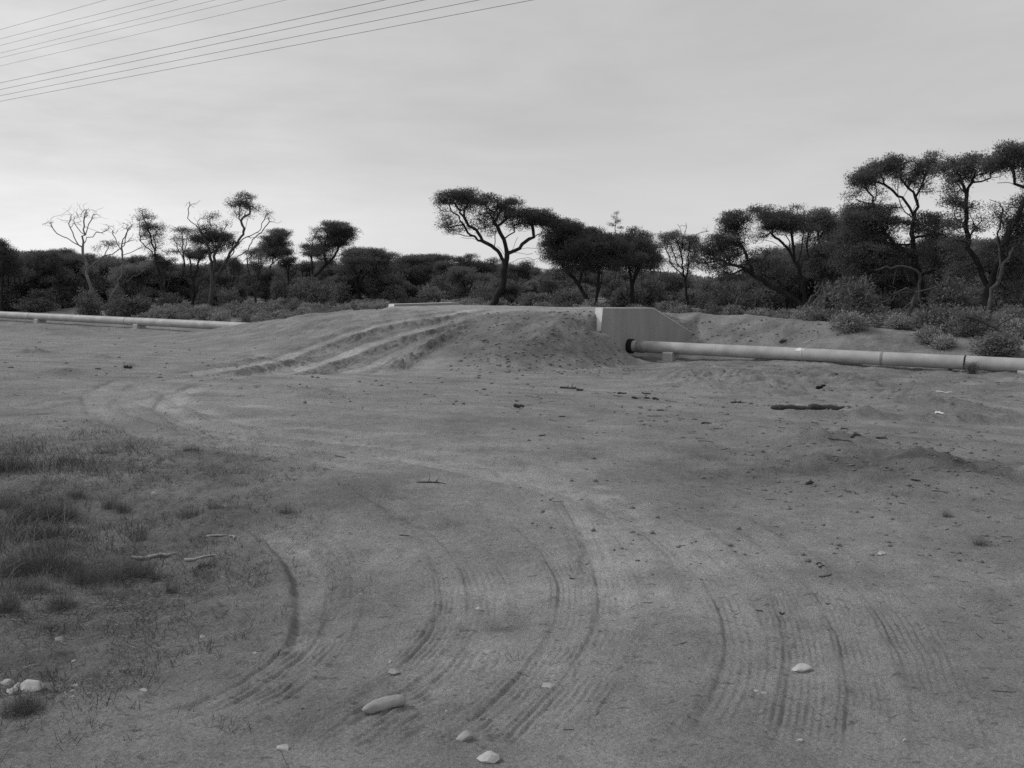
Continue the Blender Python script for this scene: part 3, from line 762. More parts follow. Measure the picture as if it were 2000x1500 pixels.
LEAF_AREA = 0.17 * 0.06 * 0.6
def tree(name, label, Y, limbs, blobs, base_r, cat='tree', leaf='leaf', bark='bark', seed=0, lai=4.2, tip=0.0105, group=None, spread=0.5, twig_only=None, leaf_size=(0.11, 0.032), clump=0.034, sig=0.20, join=True, wiggle=0.045):
    """limbs and crown blobs are measured on the photo and carried to the tree's own distance"""
    if name in ('gum_tree', 'leaning_tree', 'young_gum', 'dead_tree'): lai *= .62; join = False; sig *= 1.15      # loose, open crowns
    rg = np.random.default_rng(seed + 100); base_r = base_r * 0.55
    L3 = []
    x0 = at_Y(limbs[0][0][0], limbs[0][0][1], Y)
    zg = float(smooth_h(x0[0], x0[1]))
    base = np.array([x0[0], x0[1], zg])
    for li, l in enumerate(limbs):
        P = np.array([at_Y(px, py, Y) for px, py in l])
        if li == 0:
            P = np.vstack([[base[0], base[1], zg - 0.25], P[1:] if P[0, 2] < zg + 0.6 else P])
        s = rg.uniform(-spread, spread)
        ln = np.concatenate([[0], np.cumsum(np.linalg.norm(np.diff(P, axis=0), axis=1))])
        P[:, 1] += s * ln * (0.25 if li == 0 else 1.0)
        L3.append(P - base)
    allp = []; pre = grow(L3, np.zeros((0, 3)), base_r, tip, np.random.default_rng(seed), wiggle=0)[0]
    cl = []; tw = []; cd = []
    if join and len(blobs) > 3:                      # link neighbouring foliage masses with lighter sprays
        B = [(q + (1.0,))[:5] for q in blobs]; more = set()
        for i_, q in enumerate(B):
            ds = sorted((math.hypot(q[0] - w[0], q[1] - w[1]), j_) for j_, w in enumerate(B) if j_ != i_)
            for d_, j_ in ds[:4]:
                w = B[j_]
                if d_ < (q[2] + w[2]) * 1.7 and abs(q[1] - w[1]) < 3.2 * (q[3] + w[3]): more.add((min(i_, j_), max(i_, j_)))
        blobs = B + [((B[i_][0] + B[j_][0]) / 2, (B[i_][1] + B[j_][1]) / 2 + 2, (B[i_][2] + B[j_][2]) * .46, (B[i_][3] + B[j_][3]) * .5, .42 * min(B[i_][4], B[j_][4])) for i_, j_ in sorted(more)]
    for bl in blobs:
        px, py, rx, ry = bl[0], bl[1], bl[2] * 1.25, bl[3] * 1.08; dens = bl[4] if len(bl) > 4 else 1.0
        c = at_Y(px, py, Y) - base
        near = pre[np.argmin(np.linalg.norm((pre - c) * np.array([1, 0, 1]), axis=1))]
        rxm, rzm = rx / F * Y, ry / F * Y
        c[1] = near[1] * 0.8 + rg.normal(0.42, 0.3) * rxm
        rym = max(rxm * 0.9, rzm * 0.8)
        m = max(3, int(dens ** 0.35 * math.pi * rxm * rzm / clump * (0.7 + 0.5 * min(rym / 1.2, 1.2))))
        q = rg.normal(0, 1, (m * 3, 3)); q /= np.linalg.norm(q, axis=1)[:, None]
        rr_ = rg.uniform(0.12, 1.0, m * 3) ** 0.5 * np.where(rg.uniform(0, 1, m * 3) < 0.25, rg.uniform(1.0, 1.38, m * 3), 0.95)
        q *= rr_[:, None]
        keep = (q[:, 2] > -0.1) | (rg.uniform(0, 1, m * 3) < 0.45)
        q = q[keep][:m]
        q[:, 2] = np.minimum(q[:, 2], .86 + .1 * rg.normal(0, 1, len(q)))
        pts = c + q * np.array([rxm * 0.93, rym, rzm * 0.9])
        cl.append(pts); cd.append(dens ** 0.6 * rg.uniform(0.2, 1.5, len(pts)) * np.where(q[:, 2] > 0.12, 1.3, 0.5))
    if twig_only is not None:
        for px, py, r_, m in twig_only:
            c = at_Y(px, py, Y) - base
            near = pre[np.argmin(np.linalg.norm((pre - c) * np.array([1, 0, 1]), axis=1))]; c[1] = near[1]
            rm = r_ / F * Y
            q = rg.normal(0, 0.55, (m, 3)) * rm; q[:, 2] = np.abs(q[:, 2]) * 1.1 - 0.15 * rm
            tw.append(c + q)
    cl = np.concatenate(cl) if cl else np.zeros((0, 3))
    tg = np.concatenate([cl] + tw) if tw else cl
    pos, par, rad = grow(L3, tg, base_r, tip, rg, wiggle=wiggle)
    root = empty(name, tuple(base), label, cat, group)
    link('trunk', skeleton_mesh('trunk', pos, par, rad), M[bark], root, smooth=True)
    if len(cl):
        npl = np.maximum(3, np.round(np.concatenate(cd) * lai * clump / (leaf_size[0] * leaf_size[1] * 0.6))).astype(int)
        link('crown', leaves_mesh('crown', cl, npl, sig, leaf_size, rg), M[leaf], root)
    return root
T = tree
TL = 'trees along the far side of the pipe'
# --- left side
def dead(label, Y, limbs, base_r, twigs, seed, blobs=(), bark='dead_wood', leaf='leaf_b', tip=.007, name='dead_tree', spread=.4):
    return tree(name, label, Y, limbs, list(blobs), base_r, bark=bark, leaf=leaf, seed=seed, tip=tip, twig_only=[(a, b_, r_ * 1.15, int(n * 2.6)) for a, b_, r_, n in twigs], spread=spread, wiggle=.06)
dead('tall bare dead tree with pale trunk standing in dark shrubs at the left', 72,
  [[(178, 606), (177, 579), (171, 553), (166, 532), (160, 493), (152.5, 474), (156, 454), (159, 437), (155, 422), (159, 409)],
   [(156, 486), (139, 473), (121, 463), (106, 454), (99, 446), (98, 435)], [(152, 479), (137, 465), (132, 453), (125, 439), (124, 425)],
   [(157, 474), (163, 465), (177, 456), (196, 454), (206, 446)], [(156, 454), (165, 442), (171, 430), (177, 418)], [(158, 440), (168, 446), (180, 451), (190, 456)],
   [(166, 527), (185, 510), (188, 501), (194, 499), (220, 493), (227, 482), (228, 470), (231, 454), (235, 442), (237, 432)], [(157, 455), (145, 455), (141, 440), (137, 428)],
   [(163, 520), (150, 505), (130, 504)], [(194, 499), (196, 493), (204, 482)]], .20,
  [(157, 420, 20, 22), (125, 432, 16, 12), (99, 440, 14, 10), (205, 448, 16, 12), (175, 425, 16, 14), (235, 440, 12, 9), (140, 440, 14, 9)], 1,
  [(203, 478, 13, 8, .7), (212, 481, 8, 10, .5), (180, 487, 8, 6, .6)])
dead('smaller forked dead tree with a long low pale limb, right of the tall dead tree', 73,
  [[(212, 600), (217, 574), (232, 560), (238, 536), (244, 505), (243, 491), (242, 474), (244, 461), (256, 448)], [(243, 491), (231, 474), (226, 462), (225, 450)],
   [(244, 500), (263, 491), (281, 480), (292, 474)], [(232, 560), (260, 545), (281, 534), (298, 517)], [(242, 474), (252, 468), (262, 470)]], .13,
  [(256, 448, 12, 10), (226, 455, 10, 8), (262, 470, 10, 8), (285, 480, 8, 5)], 2)
T('gum_tree', 'thin tree with ragged hanging foliage just right of the forked dead tree', 82,
  [[(325, 597), (320, 565), (314, 537), (305, 502), (288, 481)], [(305, 502), (303, 480), (298, 455), (292, 431), (288, 416)], [(305, 500), (310, 482), (306, 462)], [(288, 481), (272, 465), (270, 445), (267, 425)]],
  [(286, 415, 8, 7, .8), (291, 430, 14, 11, .8), (302, 450, 22, 15, .9), (281, 463, 13, 13, .7), (307, 478, 14, 14, .4), (315, 462, 10, 9, .7), (297, 488, 14, 10, .3), (305, 425, 6, 6, .5)], .16, leaf='leaf_b', seed=3, twig_only=[(268, 430, 10, 14), (310, 430, 10, 10), (300, 500, 18, 14)])
T('gum_tree', 'slender open tree with small flat top left of the big leaning tree', 84,
  [[(342, 591), (344, 561), (357, 532), (356, 506), (353, 472), (353, 456)], [(356, 506), (345, 490), (335, 478)], [(356, 500), (364, 480), (366, 462)]],
  [(353, 452, 20, 8, .9), (362, 462, 9, 8, .7), (330, 494, 18, 9, .4), (354, 478, 14, 14, .3), (337, 470, 10, 10, .4), (372, 490, 14, 12, .3)], .14, leaf='leaf_b', seed=4, twig_only=[(340, 470, 18, 16), (330, 445, 10, 8)])
T('leaning_tree', 'big many-stemmed tree leaning right with one dark tuft at its top, on the left', 74,
  [[(407, 608), (409, 585), (412, 569), (420, 545), (433, 524), (443, 505), (456, 480), (467, 464), (478, 457), (477.5, 446), (467, 435), (465, 425)],
   [(433, 526), (439, 520), (458, 504), (475, 487), (480, 470), (493, 453), (508, 438), (514, 429), (503, 421)],
   [(440, 512), (447, 507), (465, 480), (484, 466), (508, 457), (525, 450), (521, 435), (542, 420)],
   [(424, 545), (436, 541), (465, 522), (480, 504), (499, 487)], [(413, 566), (415, 528), (415, 498), (402, 464), (389, 442), (374, 433), (373, 412), (378, 395)],
   [(415, 540), (423, 520), (424, 490), (421, 460), (420, 430)], [(424, 500), (432, 470), (440, 440)], [(409, 580), (405, 569), (391, 561), (372, 547)], [(412, 585), (422, 576), (432, 571), (443, 565)],
   [(477, 457), (482, 440), (486, 425)], [(467, 435), (474, 428), (478, 415)], [(508, 457), (516, 462), (530, 458)], [(402, 464), (398, 450), (393, 440)]],
  [(473, 385, 17, 9, 1.6), (465, 401, 24, 12, 1.3), (491, 408, 16, 9, .7), (505, 414, 8, 8, .5), (458, 420, 10, 9, .5), (409, 474, 36, 26, 2.0), (402, 453, 13, 12, 1.4), (379, 474, 12, 15, 1.2), (388, 497, 16, 10, .6),
   (420, 428, 12, 11, .7), (436, 438, 8, 8, .5), (422, 450, 14, 13, .6), (442, 470, 14, 14, .4), (430, 488, 14, 14, .8), (482, 425, 12, 5, .3)], .34, bark='bark_grey', seed=5,
  twig_only=[(378, 405, 12, 12), (540, 425, 14, 8), (515, 430, 14, 12), (500, 470, 14, 10), (390, 440, 12, 8)], group=None)
T('mulga_tree', 'dark tree with thin flat top on a pale trunk right of the leaning tree', 88,
  [[(523, 600), (523, 575), (523, 537), (530, 510), (534, 480), (538, 460)], [(523, 537), (516, 520)], [(530, 512), (548, 500)], [(534, 480), (552, 465)]],
  [(538, 453, 21, 6), (552, 460, 14, 7), (525, 470, 17, 13), (520, 497, 34, 18, 1.1), (548, 497, 18, 13), (535, 478, 16, 10, .6)], .16, bark='bark_grey', seed=6)
T('mulga_tree', 'dark crowned tree with a small round tuft, on two spread stems left of the ramp', 78,
  [[(599, 607), (588, 574), (580, 560), (575, 557)], [(590, 580), (600, 560), (609, 541), (639, 518), (652, 502), (662, 486), (664, 465)], [(600, 604), (617, 574), (636, 557), (650, 552)], [(609, 541), (607, 512), (604, 480), (606, 467), (612, 455)],
   [(604, 480), (596, 472), (591, 464)], [(639, 518), (632, 500), (640, 480), (645, 450)], [(575, 557), (564, 541), (555, 538)], [(652, 502), (672, 498), (690, 494)]],
  [(642, 440, 13, 6), (665, 443, 18, 8), (652, 453, 17, 8), (681, 456, 17, 11), (662, 464, 22, 10), (642, 477, 19, 11), (662, 480, 15, 9), (612, 453, 10, 9, .8), (620, 486, 22, 8), (594, 485, 10, 8), (626, 499, 25, 9, .8), (688, 470, 7, 6, .5), (600, 500, 12, 6, .4)], .25, seed=7)
T('mulga_tree', 'broad low dark tree with splayed limbs at the left end of the ramp crest', 82,
  [[(703, 600), (700, 568), (694, 541), (690, 515)], [(702, 585), (710, 574), (724, 566), (735, 564)], [(700, 575), (685, 560), (670, 552)], [(694, 541), (712, 520), (716, 500)], [(700, 560), (712, 540), (735, 515)]],
  [(690, 492, 24, 7), (716, 493, 20, 7), (684, 499, 22, 10), (713, 527, 48, 22, .8), (740, 494, 13, 9), (745, 510, 16, 10, .7), (764, 502, 15, 9, .8), (700, 512, 30, 10, .8)], .26, seed=8)
T('mulga_tree', 'flat dark tree behind the left part of the ramp crest', 95,
  [[(810, 600), (808, 560), (812, 530), (815, 512)], [(808, 560), (840, 530), (850, 512)], [(808, 560), (785, 530), (780, 515)]],
  [(812, 508, 34, 10), (844, 503, 22, 8), (785, 512, 18, 10), (867, 507, 20, 9), (820, 530, 50, 22, .7)], .22, seed=9)
T('mulga_tree', 'flat dark tree behind the ramp just left of the spreading tree', 97,
  [[(905, 600), (904, 560), (900, 530)], [(904, 560), (918, 530), (920, 510)], [(904, 560), (940, 530), (962, 514)]],
  [(919, 504, 12, 8), (894, 511, 13, 10), (966, 510, 15, 6), (900, 530, 34, 16, .8), (945, 528, 26, 14, .8)], .2, seed=10)
# --- the spreading tree in the middle
T('spreading_tree', 'tall umbrella-crowned tree leaning left in the middle of the skyline', 66,
  [[(962, 600), (966, 588), (977, 566), (986, 546), (986, 530), (984, 516), (977, 496), (969.6, 483), (955, 482), (941, 472), (925, 462), (907, 449), (903, 433), (892, 422), (883, 413)],
   [(941, 472), (938, 456), (925, 447), (910, 438), (907, 427), (912, 411)], [(986, 532), (989, 517), (993, 499), (989, 481), (982, 467), (973, 447), (966, 435), (957, 420)],
   [(982, 467), (989, 458), (1004, 452.6)], [(969.6, 483), (971, 467), (968, 450)], [(991, 503), (977, 485), (970, 480)], [(993, 499), (1011, 488.6), (1027, 474), (1038, 462), (1056, 452.6)], [(1002, 494), (1007, 476), (1012, 462)],
   [(990, 520), (1005, 507), (1020, 504), (1042, 506), (1060, 510)], [(986, 546), (1000, 533), (1009, 528), (1038, 525.5), (1069, 527), (1101, 532), (1117, 530)], [(975, 574), (1002, 568), (1027, 561), (1042, 551.5), (1074, 550), (1101, 550)],
   [(925, 462), (905, 462), (888, 458)], [(941, 472), (920, 466), (903, 468)], [(1038, 462), (1042, 448), (1040, 435)], [(973, 447), (990, 435), (998, 415)], [(910, 438), (890, 440), (875, 445)], [(1011, 488), (1030, 484), (1050, 486)], [(1000, 497), (1020, 496), (1040, 496)], [(966, 435), (975, 420), (980, 410)]],
  [(890, 388, 34, 13, 1.2), (919, 377, 14, 6, 1.1), (863, 398, 13, 7), (916, 398, 24, 9), (957, 388, 18, 8), (998, 402, 20, 13, 1.05), (977, 410, 18, 11, .55), (955, 425, 22, 12, .45), (1013, 424, 26, 14, .9), (1050, 417, 28, 10, 1.15), (1074, 427, 14, 10),
   (1038, 434, 24, 10, .6), (1011, 445, 20, 9, .4), (874, 429, 12, 10, .6), (870, 446, 13, 8, .7), (889, 454, 16, 7, .35), (940, 443, 18, 10, .45), (955, 455, 16, 9, .3), (912, 418, 16, 8, .35), (938, 402, 16, 8, .7), (985, 430, 14, 9, .4), (1060, 437, 16, 8, .6)], .42, seed=11, spread=.6, tip=.008)
# --- dark clump right of it
T('mulga_tree', 'dense dark dome-crowned tree on several stems behind the headwall, left of two', 68,
  [[(1161, 600), (1166, 570), (1168, 550), (1170, 526), (1165, 500)], [(1160, 600), (1152, 590), (1131, 556), (1118, 535)], [(1162, 600), (1172, 560), (1176, 535)], [(1163, 600), (1187, 590), (1192, 560), (1198, 535)], [(1131, 556), (1138, 526), (1156, 507), (1173, 487)],
   [(1118, 540), (1100, 526), (1104, 485), (1095, 466)], [(1104, 485), (1112, 465), (1118, 450)], [(1152, 585), (1140, 555), (1145, 530)], [(1170, 526), (1190, 505), (1200, 480)], [(1100, 526), (1085, 500), (1083, 475)]],
  [(1078, 440, 22, 20, 1.2), (1105, 447, 30, 20, 1.2), (1132, 462, 28, 20, 1.2), (1090, 485, 30, 26, 1.1), (1150, 492, 40, 26, 1.2), (1162, 456, 18, 11), (1120, 505, 40, 20, 1), (1190, 490, 34, 24, 1.2), (1180, 518, 38, 16, .9), (1165, 475, 34, 20, 1.1), (1130, 530, 34, 14, .6), (1082, 505, 20, 16, .6)], .30, seed=12)
T('mulga_tree', 'dense dark tree on forked stems behind the headwall, right of two', 70,
  [[(1238, 602), (1236, 580), (1232, 560), (1230, 530), (1225, 505)], [(1240, 602), (1254, 594), (1270, 575), (1284, 543), (1299, 526)], [(1236, 585), (1222, 560), (1212, 535)], [(1258, 588), (1256, 560), (1252, 535)], [(1232, 560), (1245, 530), (1250, 500), (1240, 470)], [(1245, 530), (1262, 500), (1266, 475)]],
  [(1205, 474, 30, 20, 1.1), (1238, 457, 15, 12, .8), (1266, 464, 14, 12, .8), (1240, 495, 45, 23, 1.2), (1280, 512, 24, 18, 1.1), (1212, 515, 36, 18, .9), (1255, 525, 34, 14, .6), (1268, 485, 16, 12, .9)], .28, seed=13)
T('young_gum', 'slim sapling with tiny leaf tufts rising above the dark clump', 86,
  [[(1213, 600), (1210, 540), (1208, 480), (1202, 450), (1204, 430), (1206, 414)], [(1203, 440), (1194, 436)], [(1204, 432), (1211, 428)], [(1208, 470), (1217, 446)]],
  [(1205, 416, 3, 4, 1.2), (1200, 424, 3, 3), (1210, 431, 4, 4), (1205, 435, 4, 3), (1192, 437, 4, 3), (1214, 445, 4, 3), (1197, 440, 2, 2)], .07, seed=14, leaf='leaf_b', sig=.12)
T('mulga_tree', 'small round-headed tree on one straight dark trunk between the two big clumps', 74,
  [[(1343, 606), (1342, 580), (1340, 560), (1337, 543), (1333, 509), (1332, 489), (1335, 466), (1332, 446), (1325, 437)], [(1337, 543), (1325, 530), (1313, 521), (1308, 500), (1303, 485)], [(1339, 550), (1347, 519), (1345, 492), (1348, 475)],
   [(1335, 530), (1322, 512), (1318, 490)], [(1335, 466), (1343, 448), (1340, 434)], [(1345, 480), (1355, 461), (1366, 453), (1386, 451)], [(1347, 519), (1356, 505), (1360, 490)], [(1333, 505), (1326, 480), (1322, 465)]],
  [(1306, 465, 17, 9, 1.1), (1318, 459, 11, 7, 1.1), (1352, 471, 15, 11, 1.1), (1361, 485, 9, 12), (1359, 506, 11, 8, .8), (1322, 485, 18, 14, .28), (1340, 490, 12, 16, .25), (1294, 478, 8, 9, .8), (1350, 525, 18, 9, .35), (1318, 520, 14, 9, .3)], .19, seed=15, tip=.009,
  twig_only=[(1335, 445, 10, 10), (1378, 452, 12, 10), (1300, 455, 8, 4)])
# --- right hand clumps
T('mulga_tree', 'wide umbrella-crowned tree with a fan of thin limbs, right of the small round tree', 58,
  [[(1573, 620), (1568, 580), (1564, 548), (1560, 524), (1550, 506), (1532, 480), (1512, 464)], [(1562, 530), (1564, 516), (1582, 504), (1596, 476), (1594, 452)], [(1566, 600), (1560, 588), (1528, 568), (1500, 548), (1472, 528), (1446, 516), (1424, 508), (1400, 500)],
   [(1485, 536), (1474, 492), (1466, 476), (1456, 455)], [(1550, 506), (1540, 480), (1530, 460)], [(1553, 510), (1548, 480), (1546, 455)], [(1556, 516), (1558, 490), (1565, 455)], [(1582, 504), (1575, 480), (1580, 455)], [(1532, 480), (1520, 470), (1500, 455)], [(1540, 492), (1518, 480), (1490, 468)],
   [(1446, 516), (1430, 500), (1418, 480)], [(1500, 548), (1490, 520), (1500, 490)], [(1424, 508), (1400, 515), (1385, 512)], [(1472, 528), (1450, 535), (1420, 535)], [(1596, 476), (1606, 460), (1610, 440)]],
  [(1447, 418, 20, 11, 1.1), (1480, 413, 20, 11, 1.1), (1440, 432, 18, 11), (1452, 446, 25, 13), (1500, 430, 24, 12, 1.1), (1526, 428, 30, 12, 1.2), (1544, 408, 20, 6, .5), (1552, 432, 25, 12, 1.1), (1524, 447, 32, 9, 1.0), (1570, 452, 25, 9), (1420, 466, 24, 11), (1388, 479, 15, 8),
   (1406, 492, 28, 9), (1380, 511, 18, 8, .8), (1446, 480, 28, 13, .9), (1430, 500, 25, 9, .8), (1410, 524, 30, 11, .4), (1480, 465, 18, 9, .6), (1440, 545, 30, 14, .5), (1500, 515, 34, 14, .55), (1540, 545, 34, 16, .45)], .30, seed=16, spread=.5, clump=.034)
T('mulga_tree', 'round-topped tree with paired stems between the umbrella tree and the tall right tree', 60,
  [[(1600, 625), (1604, 570), (1608, 520), (1620, 502), (1610, 485), (1604, 470), (1602, 440)], [(1620, 502), (1635, 480), (1640, 455)], [(1604, 575), (1590, 545), (1584, 520)], [(1604, 470), (1616, 450), (1622, 435)], [(1608, 520), (1640, 505), (1650, 490)]],
  [(1604, 419, 24, 12, 1.1), (1622, 430, 20, 13), (1608, 446, 26, 9), (1588, 436, 18, 10), (1640, 452, 18, 12, .8), (1645, 480, 24, 14, .8), (1590, 500, 30, 16, .7), (1620, 530, 34, 20, .8), (1650, 560, 30, 20, .7)], .24, seed=17)
dead('grey leaning dead trunk propped among the umbrella tree stems', 57,
  [[(1550, 622), (1565, 606), (1580, 592), (1598, 577), (1612, 565), (1622, 552)], [(1598, 577), (1606, 560), (1612, 545)]], .17, [(1615, 550, 8, 5)], 18, bark='bark_grey', name='dead_tree', spread=.2)
T('tall_tree', 'tallest tree at right with twisted forked trunk and ragged high crown', 52,
  [[(1812, 625), (1806, 570), (1800, 540), (1796, 516), (1793, 480), (1793, 455), (1795, 427), (1804, 411), (1809.5, 398), (1804, 381), (1793, 368), (1778, 351), (1776, 335), (1774, 315)],
   [(1804, 381), (1808, 373), (1821, 355), (1835, 348), (1850, 335), (1856, 322)], [(1795, 420), (1796, 405), (1785, 388), (1774, 375), (1758, 361), (1748, 351), (1746, 338), (1742, 322)], [(1795, 425), (1783, 418), (1767, 409), (1760, 388), (1751, 377), (1750, 360)],
   [(1760, 388), (1774, 379), (1780, 370)], [(1785, 420), (1783, 416), (1797, 402), (1802, 395), (1798, 378)], [(1796, 480), (1789, 478), (1758, 477), (1740, 476)], [(1800, 540), (1826, 528), (1826, 514), (1817, 488), (1802, 473)], [(1793, 500), (1760, 482), (1727, 445), (1717, 400), (1717, 381), (1704, 373), (1700, 355)],
   [(1717, 400), (1728, 390), (1730, 366), (1733, 345)], [(1717, 395), (1700, 400), (1686, 392), (1675, 388)], [(1760, 482), (1720, 465), (1695, 462), (1676, 450)], [(1717, 440), (1700, 430), (1685, 425)], [(1793, 455), (1815, 440), (1840, 432)], [(1793, 470), (1820, 455), (1850, 455)], [(1821, 355), (1826, 335), (1835, 312)], [(1748, 351), (1725, 345), (1708, 348)], [(1793, 368), (1796, 350), (1798, 335)], [(1808, 373), (1822, 372), (1832, 370)]],
  [(1704, 341, 26, 14, 1.05), (1684, 346, 11, 7, .8), (1680, 360, 6, 6, .7), (1730, 330, 26, 19, 1.05), (1739, 311, 9, 8, .8), (1763, 307, 12, 11, .9), (1763, 325, 18, 20, 1), (1791, 311, 9, 7, .8), (1767, 344, 16, 13, .9), (1797, 345, 14, 12, .5), (1839, 303, 14, 9), (1832, 320, 24, 12, 1.05), (1824, 336, 22, 10),
   (1793, 356, 12, 6, .8), (1822, 373, 12, 9, .6), (1686, 379, 10, 8, .7), (1663, 385, 8, 9, .5), (1737, 373, 12, 12, .4), (1704, 357, 20, 9), (1700, 410, 30, 13), (1674, 421, 24, 12), (1713, 423, 28, 12), (1741, 409, 20, 13, .9), (1695, 436, 38, 12), (1741, 436, 28, 15, .9), (1778, 437, 20, 13, .7),
   (1817, 418, 14, 8, .6), (1839, 423, 22, 10, .7), (1852, 431, 16, 10, .6), (1824, 437, 22, 9, .5), (1868, 442, 22, 12, .4), (1811, 455, 24, 13, .8), (1852, 457, 24, 10, .5), (1690, 515, 50, 18, .8), (1745, 520, 34, 16, .55), (1845, 500, 34, 18, .6), (1855, 540, 36, 20, .7), (1720, 545, 40, 16, .5), (1704, 463, 44, 15), (1676, 482, 40, 15), (1741, 470, 28, 13, .9), (1720, 490, 40, 14, .9), (1780, 500, 30, 14, .5)], .36, seed=19, spread=.55, clump=.032, tip=.009)
T('twisted_tree', 'large tree at the right edge with a looping limb and flat dark top', 46,
  [[(1937, 640), (1930, 560), (1922, 525), (1915, 501), (1898, 488), (1895, 474), (1907, 459), (1898, 440), (1896, 418), (1898, 400), (1902, 379), (1911, 357), (1916, 340)],
   [(1932, 570), (1938, 530), (1940, 505), (1941, 483), (1952, 451), (1957, 423), (1965, 403), (1967, 383), (1970, 373), (1974, 353), (1978, 335)], [(1939, 500), (1935, 477), (1933, 446), (1933, 418), (1933, 400), (1924, 394), (1910, 393), (1902, 396)],
   [(1967, 383), (1955, 374), (1944, 366), (1930, 362), (1912, 366)], [(1902, 379), (1888, 367), (1882, 352)], [(1905, 372), (1895, 355), (1890, 340)], [(1907, 459), (1912, 440), (1920, 430), (1930, 428)], [(1912, 438), (1907, 425), (1903, 415)], [(1965, 403), (1978, 398), (1992, 390)], [(1970, 375), (1985, 360), (1998, 350)], [(1944, 366), (1938, 352), (1932, 340)],
   [(1898, 440), (1888, 430), (1878, 425)], [(1895, 470), (1870, 464), (1855, 468), (1848, 478)], [(1915, 357), (1930, 355), (1945, 350)], [(1957, 423), (1990, 410), (2010, 400)]],
  [(1885, 312, 22, 9), (1917, 307, 22, 11, 1.1), (1935, 297, 10, 8), (1954, 304, 24, 13, 1.1), (1889, 328, 34, 12, 1.1), (1926, 328, 34, 13, 1.15), (1956, 332, 28, 17, 1.1), (1900, 347, 24, 8, .9), (1870, 355, 12, 7, .7), (1869, 365, 8, 5, .6), (1990, 318, 26, 20, 1.1), (2020, 335, 24, 22, 1), (1992, 352, 22, 12, .9),
   (1880, 396, 22, 11, .9), (1867, 386, 9, 9, .7), (1898, 406, 20, 8, .8), (1920, 410, 12, 8, .5), (1952, 408, 8, 10, .5), (1943, 429, 12, 10, .5), (1990, 430, 18, 20, .7), (1925, 445, 10, 8, .35), (1990, 470, 24, 26, .9), (1965, 445, 22, 14, .8), (1915, 448, 16, 12, .7), (1875, 440, 18, 12, .7), (1950, 520, 26, 16, .5), (1985, 400, 20, 14, .8), (1960, 490, 22, 18, .7), (1995, 540, 26, 30, .9), (1885, 530, 26, 18, .5), (1875, 480, 22, 12, .45), (1985, 575, 24, 18, .6)], .36, seed=20, spread=.5, clump=.032, tip=.009)
dead('pale dead trunk leaning right against the tree at the right edge', 44.5,
  [[(1920, 628), (1930, 600), (1938, 584), (1944, 550), (1950, 536), (1956, 524), (1966, 507), (1974, 494), (1984, 480)], [(1944, 550), (1943, 535), (1947, 520)], [(1956, 524), (1954, 500), (1955, 485)]], .17, [(1984, 480, 10, 6), (1950, 490, 8, 5)], 21, bark='bark_grey', name='dead_tree', spread=.2)
# --- fallen and low dead limbs at the right
dead('dark fallen limb curving along the scrub edge behind the spoil bank', 47,
  [[(1668, 642), (1686, 622), (1698, 604), (1712, 592), (1730, 588), (1750, 580), (1780, 570)], [(1672, 640), (1664, 640), (1650, 640), (1638, 636), (1620, 628)], [(1712, 592), (1700, 588), (1690, 592)], [(1698, 604), (1680, 600), (1668, 596)]], .13, [(1690, 590, 10, 6), (1625, 630, 8, 5), (1745, 585, 12, 6)], 22, bark='dark_dead', name='fallen_limb', spread=.3)
dead('dark stump with reaching bare limbs below the tall right tree', 46,
  [[(1778, 624), (1780, 605), (1780, 590), (1786, 572), (1792, 562)], [(1779, 596), (1774, 594), (1756, 606), (1734, 618), (1733, 634)], [(1780, 592), (1798, 598), (1816, 606)], [(1786, 572), (1770, 560), (1750, 564), (1730, 584)], [(1786, 574), (1806, 560), (1830, 562)], [(1782, 600), (1770, 580), (1760, 575)]], .20, [(1735, 625, 8, 4), (1815, 600, 8, 5), (1740, 575, 10, 6), (1830, 560, 8, 5)], 23, bark='dark_dead', name='dead_stump', spread=.3)
dead('dark dead limb arching down to the pipe at the right edge', 38,
  [[(1994, 690), (1980, 674), (1960, 660), (1944, 640), (1924, 624), (1906, 619), (1890, 618)], [(1944, 640), (1950, 636), (1966, 630), (1986, 616)], [(1962, 660), (1976, 648), (1998, 640)], [(1924, 624), (1910, 630), (1890, 640)]], .13, [(1895, 620, 12, 8), (1985, 620, 8, 5), (1890, 640, 8, 5)], 24, bark='dark_dead', name='fallen_limb', spread=.3)
dead('dark horizontal dead branch low in the shade under the tall right tree', 50,
  [[(1800, 560), (1792, 524), (1775, 520), (1756, 518), (1735, 524), (1710, 530)], [(1756, 518), (1744, 530), (1740, 545), (1748, 556)], [(1770, 520), (1778, 535), (1776, 550)]], .14, [(1712, 530, 10, 6)], 25, bark='dark_dead', name='dead_branch', spread=.2)
dead('short dark dead limb forking at ground level behind the bank', 55,
  [[(1416, 613), (1426, 600), (1434, 592), (1450, 575)], [(1440, 586), (1452, 572), (1466, 580)]], .10, [(1450, 575, 8, 5)], 26, bark='dark_dead', name='fallen_limb', spread=.2)
dead('thin dark fallen branch sloping down to the right behind the bank', 55,
  [[(1480, 622), (1470, 615), (1456, 608), (1442, 592)], [(1470, 615), (1474, 600), (1476, 590)]], .08, [(1442, 592, 6, 4)], 27, bark='dark_dead', name='fallen_limb', spread=.2)
T('mulga_tree', 'dark tree cut by the left edge of the view with small round clumps', 80,
  [[(2, 600), (4, 560), (5, 530), (8, 500)], [(5, 540), (16, 515), (18, 490)], [(5, 540), (-12, 510), (-16, 480)]],
  [(5, 476, 10, 8, 1), (18, 484, 7, 7), (12, 494, 13, 7), (-10, 480, 14, 14), (10, 520, 26, 20, 1)], .2, seed=30, twig_only=[(30, 480, 10, 10)])
